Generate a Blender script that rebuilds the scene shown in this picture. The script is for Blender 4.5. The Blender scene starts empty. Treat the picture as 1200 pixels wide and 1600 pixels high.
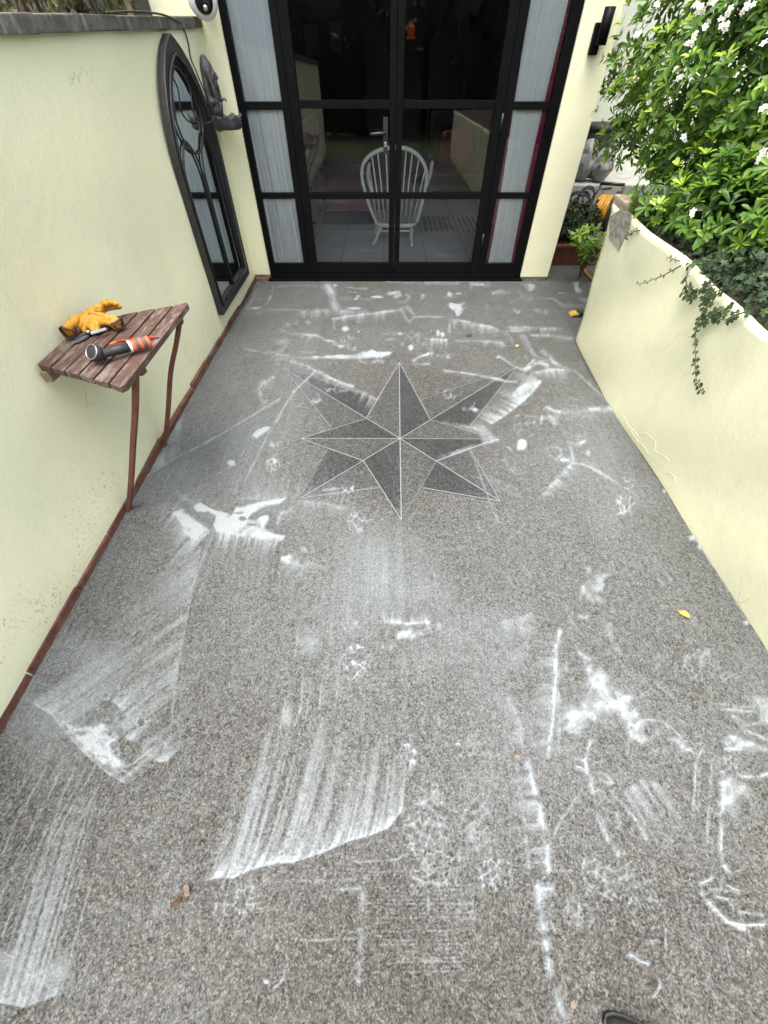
import bpy, math, random
import numpy as np
from mathutils import Vector, Matrix

R = math.radians
S = bpy.context.scene
C = S.collection
rnd = random.Random(7)
rng = np.random.default_rng(7)

# ------------------------------------------------------------------ camera
CAM_H, F, TILT = 1.5, 616.0, R(49.2)
cd = bpy.data.cameras.new('camera'); cam = bpy.data.objects.new('camera', cd); C.objects.link(cam)
cam.location = (0, 0, CAM_H); cam.rotation_euler = (R(90) - TILT, 0, 0)
cd.sensor_fit = 'VERTICAL'; cd.sensor_height = 36; cd.sensor_width = 27; cd.lens = F / 1600 * 36
cd.clip_start = 0.02; cd.clip_end = 200
S.camera = cam

# ------------------------------------------------------------------ sky, sun, exposure
SUN_EL, SUN_AZ = 75, -157         # azimuth from +Y towards +X: a high veiled sun, behind the camera and to the left
w = bpy.data.worlds.new('World'); S.world = w; w.use_nodes = True
nt = w.node_tree; bg = nt.nodes['Background']
sky = nt.nodes.new('ShaderNodeTexSky'); sky.sky_type = 'NISHITA'; sky.sun_disc = False
sky.sun_elevation = R(SUN_EL); sky.sun_rotation = R(SUN_AZ); sky.dust_density = 6; sky.air_density = 1.0; sky.ozone_density = 1.0
hs = nt.nodes.new('ShaderNodeHueSaturation'); hs.inputs['Saturation'].default_value = 0.55     # cloud cover
nt.links.new(sky.outputs[0], hs.inputs['Color']); nt.links.new(hs.outputs[0], bg.inputs['Color'])
bg.inputs['Strength'].default_value = 0.15
sd = bpy.data.lights.new('sun', 'SUN'); sd.energy = 0.5; sd.angle = R(48); sd.color = (1, .955, .88)
so = bpy.data.objects.new('sun', sd); C.objects.link(so)
sv = Vector((math.sin(R(SUN_AZ)) * math.cos(R(SUN_EL)), math.cos(R(SUN_AZ)) * math.cos(R(SUN_EL)), math.sin(R(SUN_EL))))
so.rotation_euler = (-sv).to_track_quat('-Z', 'Y').to_euler(); so.location = sv * 20
S.view_settings.view_transform = 'Standard'; S.view_settings.look = 'None'; S.view_settings.gamma = 1
S.view_settings.exposure = 1.80
S.cycles.max_bounces = 8; S.cycles.transparent_max_bounces = 16; S.cycles.caustics_reflective = False

# ------------------------------------------------------------------ survey helpers (photo measurement -> metres)
ct, st = math.cos(TILT), math.sin(TILT)
def ray(px, py):
    x = (px - 600) / F; y = -(py - 800) / F
    return x, y * st + ct, y * ct - st
def on_z(px, py, z=0.0):
    a = ray(px, py); t = (z - CAM_H) / a[2]; return Vector((a[0] * t, a[1] * t, z))
def on_x(px, py, X):
    a = ray(px, py); t = X / a[0]; return Vector((X, a[1] * t, CAM_H + a[2] * t))
def on_y(px, py, Y):
    a = ray(px, py); t = Y / a[1]; return Vector((a[0] * t, Y, CAM_H + a[2] * t))

# ------------------------------------------------------------------ mesh helpers
class MB:
    def __init__(s): s.v = []; s.f = []; s.m = []; s.sm = []
    def add(s, vs, fs, mi=0, smooth=False):
        o = len(s.v); s.v += [tuple(p) for p in vs]
        for f in fs: s.f.append([i + o for i in f]); s.m.append(mi); s.sm.append(smooth)
        return s
    def box(s, lo, hi, mi=0, bev=0.0):
        (x0, y0, z0), (x1, y1, z1) = lo, hi
        if bev <= 0:
            vs = [(x0,y0,z0),(x1,y0,z0),(x1,y1,z0),(x0,y1,z0),(x0,y0,z1),(x1,y0,z1),(x1,y1,z1),(x0,y1,z1)]
            return s.add(vs, [(3,2,1,0),(4,5,6,7),(0,1,5,4),(1,2,6,5),(2,3,7,6),(3,0,4,7)], mi)
        b = min(bev, (x1-x0)/2.01, (y1-y0)/2.01, (z1-z0)/2.01)
        import bmesh
        bm = bmesh.new(); bmesh.ops.create_cube(bm, size=1)
        for v in bm.verts: v.co = Vector(((x0+x1)/2 + v.co.x*(x1-x0), (y0+y1)/2 + v.co.y*(y1-y0), (z0+z1)/2 + v.co.z*(z1-z0)))
        bmesh.ops.bevel(bm, geom=list(bm.edges), offset=b, segments=2, affect='EDGES', profile=.7)
        bm.verts.index_update()
        s.add([v.co[:] for v in bm.verts], [[v.index for v in f.verts] for f in bm.faces], mi); bm.free(); return s
    def beam(s, a, b, wd, ht, mi=0, up=(0,0,1)):
        a, b = Vector(a), Vector(b); d = (b - a).normalized(); u = Vector(up)
        if abs(d.dot(u)) > .98: u = Vector((0,1,0))
        sd_ = d.cross(u).normalized(); u = sd_.cross(d).normalized()
        vs = [p + sd_*x*wd/2 + u*y*ht/2 for p in (a, b) for x, y in ((-1,-1),(1,-1),(1,1),(-1,1))]
        return s.add(vs, [(3,2,1,0),(4,5,6,7),(0,1,5,4),(1,2,6,5),(2,3,7,6),(3,0,4,7)], mi)
    def tube(s, pts, r, n=10, mi=0, caps=True, closed=False, flat=1.0):
        P = [Vector(p) for p in pts]; k = len(P)
        rs = list(r) if hasattr(r, '__len__') else [r]*k
        T = []
        for i in range(k):
            a = P[(i-1) % k] if (closed or i > 0) else P[i]; b = P[(i+1) % k] if (closed or i < k-1) else P[i]
            T.append((b - a).normalized())
        u = T[0].orthogonal().normalized(); vs = []
        for i in range(k):
            u = (u - T[i]*u.dot(T[i])).normalized(); v = T[i].cross(u)
            for j in range(n):
                q = 2*math.pi*j/n; vs.append(P[i] + (u*math.cos(q) + v*math.sin(q)*flat)*rs[i])
        fs = []
        for i in range(k if closed else k-1):
            for j in range(n):
                a = i*n+j; b = i*n+(j+1) % n; i2 = (i+1) % k
                fs.append((a, b, i2*n+(j+1) % n, i2*n+j))
        s.add(vs, fs, mi, True)
        if caps and not closed:
            o = len(s.v) - len(vs)
            s.f.append([o+j for j in range(n)][::-1]); s.m.append(mi); s.sm.append(False)
            s.f.append([o+(k-1)*n+j for j in range(n)]); s.m.append(mi); s.sm.append(False)
        return s
    def lathe(s, prof, origin=(0,0,0), axis=(0,0,1), n=24, mi=0, smooth=True):
        q = Vector((0,0,1)).rotation_difference(Vector(axis).normalized()); o = Vector(origin); vs = []; fs = []
        for r_, z_ in prof:
            for j in range(n):
                t = 2*math.pi*j/n; vs.append(o + q @ Vector((r_*math.cos(t), r_*math.sin(t), z_)))
        for i in range(len(prof)-1):
            for j in range(n): fs.append((i*n+j, i*n+(j+1) % n, (i+1)*n+(j+1) % n, (i+1)*n+j))
        s.add(vs, fs, mi, smooth)
        if prof[0][0] > 1e-4: s.add(vs[:n], [list(range(n))[::-1]], mi)
        if prof[-1][0] > 1e-4: s.add(vs[-n:], [list(range(n))], mi)
        return s
    def prism(s, poly, axis, a, b, mi=0):
        # poly: list of 2-D points; axis 'x','y' or 'z' is the extrusion axis from a to b
        def P(p, h): return {'x': (h, p[0], p[1]), 'y': (p[0], h, p[1]), 'z': (p[0], p[1], h)}[axis]
        n = len(poly); vs = [P(p, a) for p in poly] + [P(p, b) for p in poly]
        fs = [list(range(n))[::-1], list(range(n, 2*n))] + [(i, (i+1) % n, n+(i+1) % n, n+i) for i in range(n)]
        return s.add(vs, fs, mi)
    def ell(s, c, r, n=16, m=10, mi=0, rot=None):
        vs = []; fs = []; q = rot or Matrix.Identity(3)
        for i in range(m+1):
            t = math.pi*i/m
            for j in range(n):
                a = 2*math.pi*j/n
                vs.append(Vector(c) + q @ Vector((r[0]*math.sin(t)*math.cos(a), r[1]*math.sin(t)*math.sin(a), -r[2]*math.cos(t))))
        for i in range(m):
            for j in range(n): fs.append((i*n+j, i*n+(j+1) % n, (i+1)*n+(j+1) % n, (i+1)*n+j))
        return s.add(vs, fs, mi, True)
    def build(s, name, mats, parent=None, bevel=0.0):
        me = bpy.data.meshes.new(name); me.from_pydata(s.v, [], s.f)
        for m_ in (mats if isinstance(mats, (list, tuple)) else [mats]): me.materials.append(m_)
        me.polygons.foreach_set('material_index', s.m); me.polygons.foreach_set('use_smooth', s.sm); me.update()
        import bmesh
        bm = bmesh.new(); bm.from_mesh(me); bmesh.ops.remove_doubles(bm, verts=bm.verts, dist=1e-6)
        bmesh.ops.recalc_face_normals(bm, faces=bm.faces)
        if bevel > 0:
            es = [e for e in bm.edges if len(e.link_faces) == 2 and e.calc_face_angle(0) > .6]
            bmesh.ops.bevel(bm, geom=es, offset=bevel, segments=2, affect='EDGES', profile=.7, clamp_overlap=True)
        bm.to_mesh(me); bm.free()
        o = bpy.data.objects.new(name, me); C.objects.link(o)
        if parent is not None: o.parent = parent; o.matrix_parent_inverse = world_inv(parent)
        return o
def world_inv(p):
    m = Matrix.Identity(4); q = p
    m = q.matrix_basis.copy()
    while q.parent is not None:
        m = q.parent.matrix_basis @ q.matrix_parent_inverse @ m if False else m
        q = q.parent
    return m.inverted()
def tag(o, label, cat, group=None, kind=None):
    o['label'] = label; o['category'] = cat
    if group: o['group'] = group
    if kind: o['kind'] = kind
    return o
def thing(name, label, cat, loc=(0,0,0), group=None, kind=None):
    o = bpy.data.objects.new(name, None); C.objects.link(o); o.location = loc; o.empty_display_size = .05
    return tag(o, label, cat, group, kind)
def np_mesh(name, V, Q, mat, parent=None, attr=None, smooth=False):
    me = bpy.data.meshes.new(name); nq, k = Q.shape
    me.vertices.add(len(V)); me.vertices.foreach_set('co', np.ascontiguousarray(V, np.float32).ravel())
    me.loops.add(nq*k); me.loops.foreach_set('vertex_index', np.ascontiguousarray(Q, np.int32).ravel())
    me.polygons.add(nq); me.polygons.foreach_set('loop_start', np.arange(nq, dtype=np.int32)*k)
    me.polygons.foreach_set('use_smooth', np.full(nq, smooth))
    for a, d in (attr or {}).items():
        at = me.attributes.new(a, 'FLOAT', 'POINT'); at.data.foreach_set('value', np.ascontiguousarray(d, np.float32))
    me.update(calc_edges=True); me.materials.append(mat)
    o = bpy.data.objects.new(name, me); C.objects.link(o)
    if parent is not None: o.parent = parent; o.matrix_parent_inverse = world_inv(parent)
    return o

# ------------------------------------------------------------------ materials
class NT:
    def __init__(s, name):
        s.m = bpy.data.materials.new(name); s.m.use_nodes = True; s.t = s.m.node_tree
        s.b = s.t.nodes['Principled BSDF']; s.out = s.t.nodes['Material Output']
    def n(s, typ, **kw):
        nd = s.t.nodes.new('ShaderNode' + typ)
        for k, v in kw.items():
            if k in nd.inputs: nd.inputs[k].default_value = v
            else: setattr(nd, k, v)
        return nd
    def l(s, a, b): s.t.links.new(a, b); return s
    def pos(s, sc=(1,1,1)):
        g = s.n('NewGeometry'); mp = s.n('Mapping'); mp.inputs['Scale'].default_value = sc
        s.l(g.outputs['Position'], mp.inputs['Vector']); return mp.outputs[0]
    def obj(s, sc=(1,1,1)):
        g = s.n('TexCoord'); mp = s.n('Mapping'); mp.inputs['Scale'].default_value = sc
        s.l(g.outputs['Object'], mp.inputs['Vector']); return mp.outputs[0]
    def noise(s, vec, scale, detail=4, rough=.55, out='Fac'):
        t = s.n('TexNoise', Scale=scale, Detail=detail, Roughness=rough); s.l(vec, t.inputs['Vector']); return t.outputs[out]
    def ramp(s, fac, stops, interp='LINEAR'):
        r = s.n('ValToRGB'); r.color_ramp.interpolation = interp
        while len(r.color_ramp.elements) < len(stops): r.color_ramp.elements.new(.5)
        for e, (p, c) in zip(r.color_ramp.elements, stops):
            e.position = p; e.color = (*c, 1) if hasattr(c, '__len__') else (c, c, c, 1)
        s.l(fac, r.inputs[0]); return r.outputs[0]
    def mix(s, fac, a, b, mode='MIX'):
        m = s.n('Mix', data_type='RGBA', blend_type=mode)
        for x, i in ((fac, 0), (a, 6), (b, 7)):
            if hasattr(x, 'is_output'): s.l(x, m.inputs[i])
            else: m.inputs[i].default_value = x if i == 0 else (*x, 1)
        return m.outputs[2]
    def math(s, op, a, b=0.0, c=0.0):
        m = s.n('Math', operation=op)
        for i, x in enumerate((a, b, c)):
            if hasattr(x, 'is_output'): s.l(x, m.inputs[i])
            else: m.inputs[i].default_value = x
        return m.outputs[0]
    def mapr(s, v, a, b, c=0.0, d=1.0, smooth=True):
        m = s.n('MapRange'); m.interpolation_type = 'SMOOTHSTEP' if smooth else 'LINEAR'
        s.l(v, m.inputs[0])
        for i, x in enumerate((a, b, c, d)): m.inputs[i+1].default_value = x
        return m.outputs[0]
    def bump(s, h, strength=.3, dist=.01):
        b = s.n('Bump', Strength=strength, Distance=dist); s.l(h, b.inputs['Height']); s.l(b.outputs[0], s.b.inputs['Normal']); return s
    def set(s, **kw):
        for k, v in kw.items():
            i = s.b.inputs[k.replace('_', ' ')]
            if hasattr(v, 'is_output'): s.l(v, i)
            else: i.default_value = (*v, 1) if hasattr(v, '__len__') and len(v) == 3 else v
        return s

def plain(name, col, rough=.5, var=.12, scale=30, metal=0.0, bump=.08, spec=.5):
    t = NT(name); v = t.obj()
    n_ = t.noise(v, scale, 5)
    lo = tuple(c*(1-var) for c in col); hi = tuple(min(1, c*(1+var)) for c in col)
    t.set(Base_Color=t.ramp(n_, [(.3, lo), (.7, hi)]), Metallic=metal, Specular_IOR_Level=spec)
    t.set(Roughness=t.mapr(t.noise(v, scale*.6, 3), .3, .7, max(.02, rough-.08), min(1, rough+.1)))
    if bump: t.bump(t.noise(v, scale*4, 4), bump, .004)
    return t.m
def stucco(name, col, dirt=True):
    t = NT(name); v = t.pos()
    big = t.noise(v, 1.3, 5, .6); med = t.noise(v, 7, 5, .6); fine = t.noise(v, 160, 3, .6)
    c = t.mix(t.mapr(big, .35, .7), tuple(x*.93 for x in col), col)
    c = t.mix(t.math('MULTIPLY', t.mapr(med, .52, .75), .16), c, (col[0]*.86, col[1]*.88, col[2]*.80))
    vor = t.n('TexVoronoi', Scale=4.5, Randomness=1.0); t.l(v, vor.inputs['Vector'])
    spot = t.math('MULTIPLY', t.mapr(vor.outputs['Distance'], .035, .012), t.mapr(t.noise(v, 3, 2), .5, .62))
    c = t.mix(spot, c, (.09, .085, .06))                                    # flecks of chipped paint
    if dirt:
        sp = t.n('SeparateXYZ'); t.l(v, sp.inputs[0])
        low = t.mapr(sp.outputs['Z'], .55, .08)
        gr = t.math('MULTIPLY', t.math('MULTIPLY', low, t.mapr(t.noise(v, 75, 5, .7), .55, .72)), t.mapr(t.noise(v, 3.2, 3), .49, .61))
        c = t.mix(t.math('MULTIPLY', gr, .85), c, (.10, .10, .05))            # algae speckle low on the wall
        c = t.mix(t.math('MULTIPLY', t.mapr(sp.outputs['Z'], .09, .02), .35), c, (.55, .55, .44))
    vst = t.pos((9, 9, .55)); run = t.math('MULTIPLY', t.mapr(t.noise(vst, 1.0, 5, .6), .55, .75), t.mapr(big, .40, .60)); c = t.mix(t.math('MULTIPLY', run, .22), c, (.52, .54, .40))   # rain runs
    cr = t.n('TexVoronoi', Scale=1.7, Randomness=1.0, feature='DISTANCE_TO_EDGE'); wv = t.n('VectorMath', operation='ADD'); t.l(v, wv.inputs[0]); wn = t.n('TexNoise', Scale=6.0, Detail=4.0); t.l(v, wn.inputs['Vector'])
    ws = t.n('VectorMath', operation='SCALE'); ws.inputs['Scale'].default_value = .22; t.l(wn.outputs['Color'], ws.inputs[0]); t.l(ws.outputs[0], wv.inputs[1]); t.l(wv.outputs[0], cr.inputs['Vector'])
    crack = t.math('MULTIPLY', t.mapr(cr.outputs['Distance'], .006, .001), t.mapr(t.noise(v, 1.6, 3), .56, .66)); c = t.mix(t.math('MULTIPLY', crack, .45), c, (.33, .33, .25))   # hairline cracks
    h = t.math('ADD', t.math('MULTIPLY', fine, .35), t.math('ADD', med, t.math('MULTIPLY', big, 2.0)))
    t.set(Base_Color=c, Roughness=.78, Specular_IOR_Level=.3).bump(h, .55, .006)
    return t.m
def leafmat(name, dark, mid, bright, rough=.38, trans=.25):
    t = NT(name); a = t.n('Attribute', attribute_name='tone')
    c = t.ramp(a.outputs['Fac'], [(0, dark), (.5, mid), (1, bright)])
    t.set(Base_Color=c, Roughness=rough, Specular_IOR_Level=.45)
    tr = t.n('BsdfTranslucent'); t.l(t.mix(.5, c, bright), tr.inputs['Color'])
    mx = t.n('MixShader', Fac=trans); t.l(t.b.outputs[0], mx.inputs[1]); t.l(tr.outputs[0], mx.inputs[2]); t.l(mx.outputs[0], t.out.inputs[0])
    return t.m
def gravel(name, tint, contrast=1.0, lift=0.0, damp=True):
    t = NT(name); v = t.pos()
    def cells(sc):
        o = t.n('TexVoronoi', Scale=sc, Randomness=1.0); t.l(v, o.inputs['Vector']); return o
    v1 = cells(235); v2 = cells(450); v3 = cells(88)
    s1 = t.n('SeparateColor'); t.l(v1.outputs['Color'], s1.inputs[0]); s2 = t.n('SeparateColor'); t.l(v2.outputs['Color'], s2.inputs[0])
    s3 = t.n('SeparateColor'); t.l(v3.outputs['Color'], s3.inputs[0])
    f = t.math('ADD', t.math('MULTIPLY', s1.outputs[0], .54), t.math('ADD', t.math('MULTIPLY', s2.outputs[1], .24), t.math('MULTIPLY', s3.outputs[0], .22)))
    base = t.ramp(f, [(.12, .030), (.30, .078), (.50, .130), (.70, .19), (.90, .33)])
    tone = t.mix(s1.outputs[2], (1, .93, .84), (.95, .98, 1.0))
    c = t.mix(1.0, base, tone, 'MULTIPLY'); c = t.mix(1.0, c, tint, 'MULTIPLY')
    rough = .52
    if damp:
        d = t.mapr(t.noise(v, 1.1, 4, .6), .42, .72); c = t.mix(t.math('MULTIPLY', d, .62), c, t.mix(1.0, c, (.66, .62, .55), 'MULTIPLY'))
        rough = t.mapr(t.noise(v, 2.2, 4), .35, .65, .48, .72)
    t.set(Base_Color=c, Roughness=rough, Specular_IOR_Level=.16)
    t.bump(t.math('ADD', v1.outputs['Distance'], t.math('MULTIPLY', s1.outputs[1], .3)), .28, .003)
    return t.m
def glassmat(name):
    m = bpy.data.materials.new(name); m.use_nodes = True; t = m.node_tree
    for x in list(t.nodes):
        if x.type == 'BSDF_PRINCIPLED': t.nodes.remove(x)
    o = [x for x in t.nodes if x.type == 'OUTPUT_MATERIAL'][0]
    fr = t.nodes.new('ShaderNodeFresnel'); fr.inputs['IOR'].default_value = 1.5
    tr = t.nodes.new('ShaderNodeBsdfTransparent'); tr.inputs['Color'].default_value = (.985, .995, .99, 1)
    gl = t.nodes.new('ShaderNodeBsdfGlossy'); gl.inputs['Roughness'].default_value = .015
    mx = t.nodes.new('ShaderNodeMixShader')
    t.links.new(fr.outputs[0], mx.inputs[0]); t.links.new(tr.outputs[0], mx.inputs[1]); t.links.new(gl.outputs[0], mx.inputs[2]); t.links.new(mx.outputs[0], o.inputs[0])
    return m

M = {}
CREAM = (.835, .825, .572)
M['cream'] = stucco('cream_render', CREAM); M['cream_clean'] = stucco('clean_cream_render', CREAM, False)
M['greywall'] = stucco('grey_green_render', (.76, .80, .68), False)
M['black'] = plain('black_powder_coat', (.004, .0042, .0045), .42, .1, 8, bump=0, spec=.09)
M['iron'] = plain('black_iron', (.02, .019, .02), .42, .3, 40, bump=.1)
M['rubber'] = plain('black_rubber', (.02, .02, .022), .6, .25, 50)
M['bronze'] = plain('dark_cast_stone', (.055, .05, .055), .55, .35, 45, bump=.3)
M['white'] = plain('white_plastic', (.78, .79, .78), .35, .05, 20, bump=.02)
M['chair'] = plain('white_chair_paint', (.82, .83, .81), .4, .06, 14, bump=.05)
M['cabinet'] = plain('off_white_cabinet', (.36, .35, .33), .5, .08, 8, bump=.03)
M['lens'] = plain('black_lens', (.008, .008, .01), .08, .1, 10, bump=0)
M['steel'] = plain('brushed_steel', (.55, .56, .57), .35, .12, 60, metal=.9)
M['orange'] = plain('orange_rubber', (.75, .13, .04), .5, .1, 40)
M['red'] = plain('red_plastic', (.45, .03, .025), .45, .15, 40)
M['yhose'] = plain('yellow_hose', (.50, .25, .015), .4, .12, 30)
M['glove'] = plain('yellow_leather', (.46, .22, .015), .62, .3, 35, bump=.25)
M['lining'] = plain('brown_cuff_lining', (.055, .022, .012), .85, .3, 60)
M['bristle'] = plain('yellow_bristles', (.72, .50, .09), .6, .2, 80)
M['terracotta'] = plain('terracotta_pot', (.11, .038, .022), .75, .25, 20)
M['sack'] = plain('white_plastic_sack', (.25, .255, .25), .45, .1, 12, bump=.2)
M['soil'] = plain('soil', (.045, .032, .022), .95, .4, 30, bump=.5)
M['bark'] = plain('bark', (.10, .075, .05), .9, .35, 60, bump=.5)
M['petal'] = plain('white_petals', (.86, .86, .82), .5, .04, 30, bump=0)
M['glass'] = glassmat('window_glass')
M['dark'] = plain('dark_furniture', (.014, .010, .008), .4, .3, 20)
M['roomwall'] = plain('grey_room_wall', (.15, .14, .125), .9, .06, 6, bump=.02)
M['ceiling'] = plain('room_ceiling', (.4, .4, .38), .9, .03, 6, bump=.02)
M['shoe'] = plain('black_leather', (.018, .018, .018), .5, .3, 60, bump=.2)
M['leafyel'] = plain('yellow_dead_leaf', (.62, .36, .05), .6, .3, 60)
M['leafbrown'] = plain('brown_dead_leaf', (.075, .045, .028), .8, .4, 60)
M['leafpale'] = plain('pale_dead_leaf', (.17, .135, .10), .7, .3, 60)
M['rug'] = plain('dull_red_rug', (.55, .19, .18), .95, .2, 25)
M['bluerug'] = plain('blue_mat', (.07, .11, .17), .95, .25, 25)
M['magenta'] = plain('magenta_cushion', (.30, .02, .06), .9, .2, 25)
M['chrome'] = plain('bright_metal', (.7, .7, .7), .2, .05, 40, metal=1.0)
M['stone'] = plain('bare_stone', (.36, .30, .22), .85, .4, 30, bump=.6)
M['greystone'] = plain('grey_mortar', (.30, .28, .235), .9, .55, 34, bump=.6)
M['lime'] = plain('pale_joint_line', (.19, .20, .20), .6, .2, 90)
M['gravel'] = gravel('resin_bound_gravel', (.575, .582, .562))
M['stardark'] = gravel('dark_gravel', (.255, .272, .285), damp=False)
M['starmid'] = gravel('mid_grey_gravel', (.42, .435, .44), damp=False)
M['leaf'] = leafmat('glossy_evergreen_leaf', (.022, .066, .012), (.098, .215, .020), (.38, .54, .05))
M['ivyleaf'] = leafmat('ivy_leaf', (.014, .030, .012), (.035, .07, .022), (.12, .19, .05), .6, .12)
M['hedgeleaf'] = leafmat('hedge_leaf', (.018, .03, .009), (.06, .085, .02), (.26, .27, .09), .5, .25)
M['darkleaf'] = leafmat('dark_hedge_leaf', (.008, .012, .006), (.015, .022, .01), (.05, .03, .02), .5, .05)
# chipped red paint on wood
def oldpaint():
    t = NT('worn_red_painted_wood'); v = t.obj((10, 1.6, 10)); v2 = t.obj()
    g = t.noise(v, 6, 6, .65); big = t.noise(v2, 5, 3)
    paint = t.ramp(t.noise(v2, 22, 4), [(.3, (.054, .027, .020)), (.7, (.105, .055, .043))])
    wood = t.ramp(t.noise(v, 14, 4), [(.3, (.10, .072, .060)), (.7, (.23, .19, .165))])
    sp = t.n('SeparateXYZ'); t.l(v2, sp.inputs[0])
    k = t.math('ADD', g, t.math('MULTIPLY', t.math('SUBTRACT', big, .5), .45))
    c = t.mix(t.mapr(k, .49, .66), paint, wood)
    t.set(Base_Color=c, Roughness=.75).bump(g, .5, .003); return t.m
M['oldpaint'] = oldpaint()
M['legpaint'] = plain('red_brown_paint', (.14, .045, .028), .55, .3, 25, bump=.2)
def claytile():
    t = NT('grimy_red_clay_edging'); v = t.pos()
    c = t.ramp(t.noise(v, 11, 5, .7), [(.3, (.050, .022, .016)), (.52, (.115, .045, .028)), (.72, (.17, .085, .058))])
    c = t.mix(t.mapr(t.noise(v, 5, 4, .65), .54, .68), c, (.10, .085, .062))
    t.set(Base_Color=c, Roughness=.75).bump(t.noise(v, 60, 5), .6, .006); return t.m
M['tile'] = claytile()
def slate():
    t = NT('weathered_slate_coping'); v = t.pos((1, 1, 1)); vs = t.pos((8, 22, 3))
    c = t.ramp(t.noise(v, 9, 5, .65), [(.3, (.045, .043, .038)), (.55, (.11, .105, .092)), (.75, (.20, .185, .155))])
    c = t.mix(t.mapr(t.noise(vs, 1.0, 4, .6), .55, .7), c, (.26, .235, .20))
    t.set(Base_Color=c, Roughness=.85).bump(t.noise(v, 40, 5), .6, .01); return t.m
M['slate'] = slate()
def tiles():
    t = NT('pale_floor_tiles'); v = t.pos()
    br = t.n('TexBrick', offset=0.0, squash=1.0); t.l(v, br.inputs['Vector'])
    br.inputs['Scale'].default_value = 1.0; br.inputs['Brick Width'].default_value = .45; br.inputs['Row Height'].default_value = .45
    br.inputs['Mortar Size'].default_value = .004; br.inputs['Mortar Smooth'].default_value = .2
    br.inputs['Color1'].default_value = (.76, .80, .83, 1); br.inputs['Color2'].default_value = (.72, .76, .79, 1); br.inputs['Mortar'].default_value = (.16, .16, .16, 1)
    c = t.mix(t.math('MULTIPLY', t.noise(v, 6, 5), .35), br.outputs['Color'], (.55, .55, .55))
    t.set(Base_Color=c, Roughness=.28); return t.m
M['tiles'] = tiles()
def curtain(name, border):
    t = NT(name); v = t.pos()
    c = t.ramp(t.noise(v, 40, 3), [(.3, (.89, .94, .99)), (.7, (.95, .975, .995))])
    if border:
        a = t.n('Attribute', attribute_name='border'); c = t.mix(t.mapr(a.outputs['Fac'], .45, .55), c, (.24, .03, .075))
    t.set(Base_Color=c, Roughness=.85, Specular_IOR_Level=.1)
    tr = t.n('BsdfTranslucent'); t.l(c, tr.inputs['Color'])
    mx = t.n('MixShader', Fac=.04); t.l(t.b.outputs[0], mx.inputs[1]); t.l(tr.outputs[0], mx.inputs[2]); t.l(mx.outputs[0], t.out.inputs[0])
    return t.m
M['curtain'] = curtain('pale_blue_voile', False); M['curtain2'] = curtain('white_voile_burgundy_border', True)
def mirror():
    t = NT('mirror_glass'); t.set(Base_Color=(.72, .78, .78), Metallic=1.0, Roughness=.025); return t.m
M['mirror'] = mirror()
def glow():
    t = NT('lit_amber_lamp'); t.set(Base_Color=(.20, .05, .015), Emission_Color=(1, .18, .02), Emission_Strength=.016); return t.m
M['glow'] = glow()
def suds():
    t = NT('soap_suds'); a = t.n('Attribute', attribute_name='suds').outputs['Fac']; v = t.pos()
    vo = t.n('TexVoronoi', Scale=165, Randomness=1.0); t.l(v, vo.inputs['Vector'])
    sc = t.n('SeparateColor'); t.l(vo.outputs['Color'], sc.inputs[0])
    fine = t.noise(v, 240, 3, .6); mid = t.noise(v, 38, 4, .6)
    g = t.math('ADD', t.math('MULTIPLY', t.math('SUBTRACT', sc.outputs[1], .5), .34), t.math('ADD', t.math('MULTIPLY', t.math('SUBTRACT', fine, .5), .5), t.math('MULTIPLY', t.math('SUBTRACT', mid, .5), .45)))
    k = t.math('ADD', a, t.math('MULTIPLY', g, t.mapr(a, 0.0, .9, .75, .34, False)))
    al = t.math('MULTIPLY', t.mapr(k, .05, 1.0, 0, .88, False), t.mapr(a, .02, .10))
    t.set(Base_Color=t.ramp(fine, [(.3, (.245, .285, .305)), (.65, (.36, .392, .405))]), Roughness=.5, Specular_IOR_Level=.4, Alpha=al)
    t.bump(t.math('ADD', fine, mid), .35, .006)
    return t.m
M['suds'] = suds()
def spotted():
    t = NT('spotted_mat_pattern'); v = t.pos((15.5, 13.2, 0)); o = t.n('TexVoronoi', Scale=1.0, Randomness=.12); t.l(v, o.inputs['Vector'])
    t.set(Base_Color=t.mix(t.mapr(o.outputs['Distance'], .36, .30), (.55, .56, .55), (.02, .02, .02)), Roughness=.8); return t.m
M['spotted'] = spotted()

def smooth(P, n=4):
    P = [Vector(p) for p in P]; out = []
    for i in range(len(P)-1):
        a = P[max(0,i-1)]; b_ = P[i]; c = P[i+1]; d = P[min(len(P)-1,i+2)]
        for j in range(n):
            t = j/n; out.append(.5*((2*b_)+(c-a)*t+(2*a-5*b_+4*c-d)*t*t+(3*b_-a-3*c+d)*t**3))
    return out + [P[-1]]
# ================================================================== THE SETTING
XL, XR, DY = -1.305, 1.48, 4.42          # left wall face, right wall face, door plane
def sheet(name, x0, y0, x1, y1, z, mat, label, cat):
    o = MB().add([(x0,y0,z),(x1,y0,z),(x1,y1,z),(x0,y1,z)], [(0,1,2,3)]).build(name, mat); return tag(o, label, cat, kind='structure')
def lawn():
    t = NT('rough_lawn'); v = t.pos(); t.set(Base_Color=t.ramp(t.noise(v, 3, 6, .7), [(.3, (.03, .045, .015)), (.7, (.07, .10, .03))]), Roughness=.95); return t.m
M['lawn'] = lawn()
sheet('ground', -40, -40, 40, 40, -.06, M['lawn'], 'grassy ground of the garden round the patio', 'ground')
pf = sheet('patio_floor', -1.318, -3.2, 3.2, 5.9, 0.0, M['gravel'], 'wet grey speckled resin gravel patio floor between the cream walls', 'patio floor')
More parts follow.
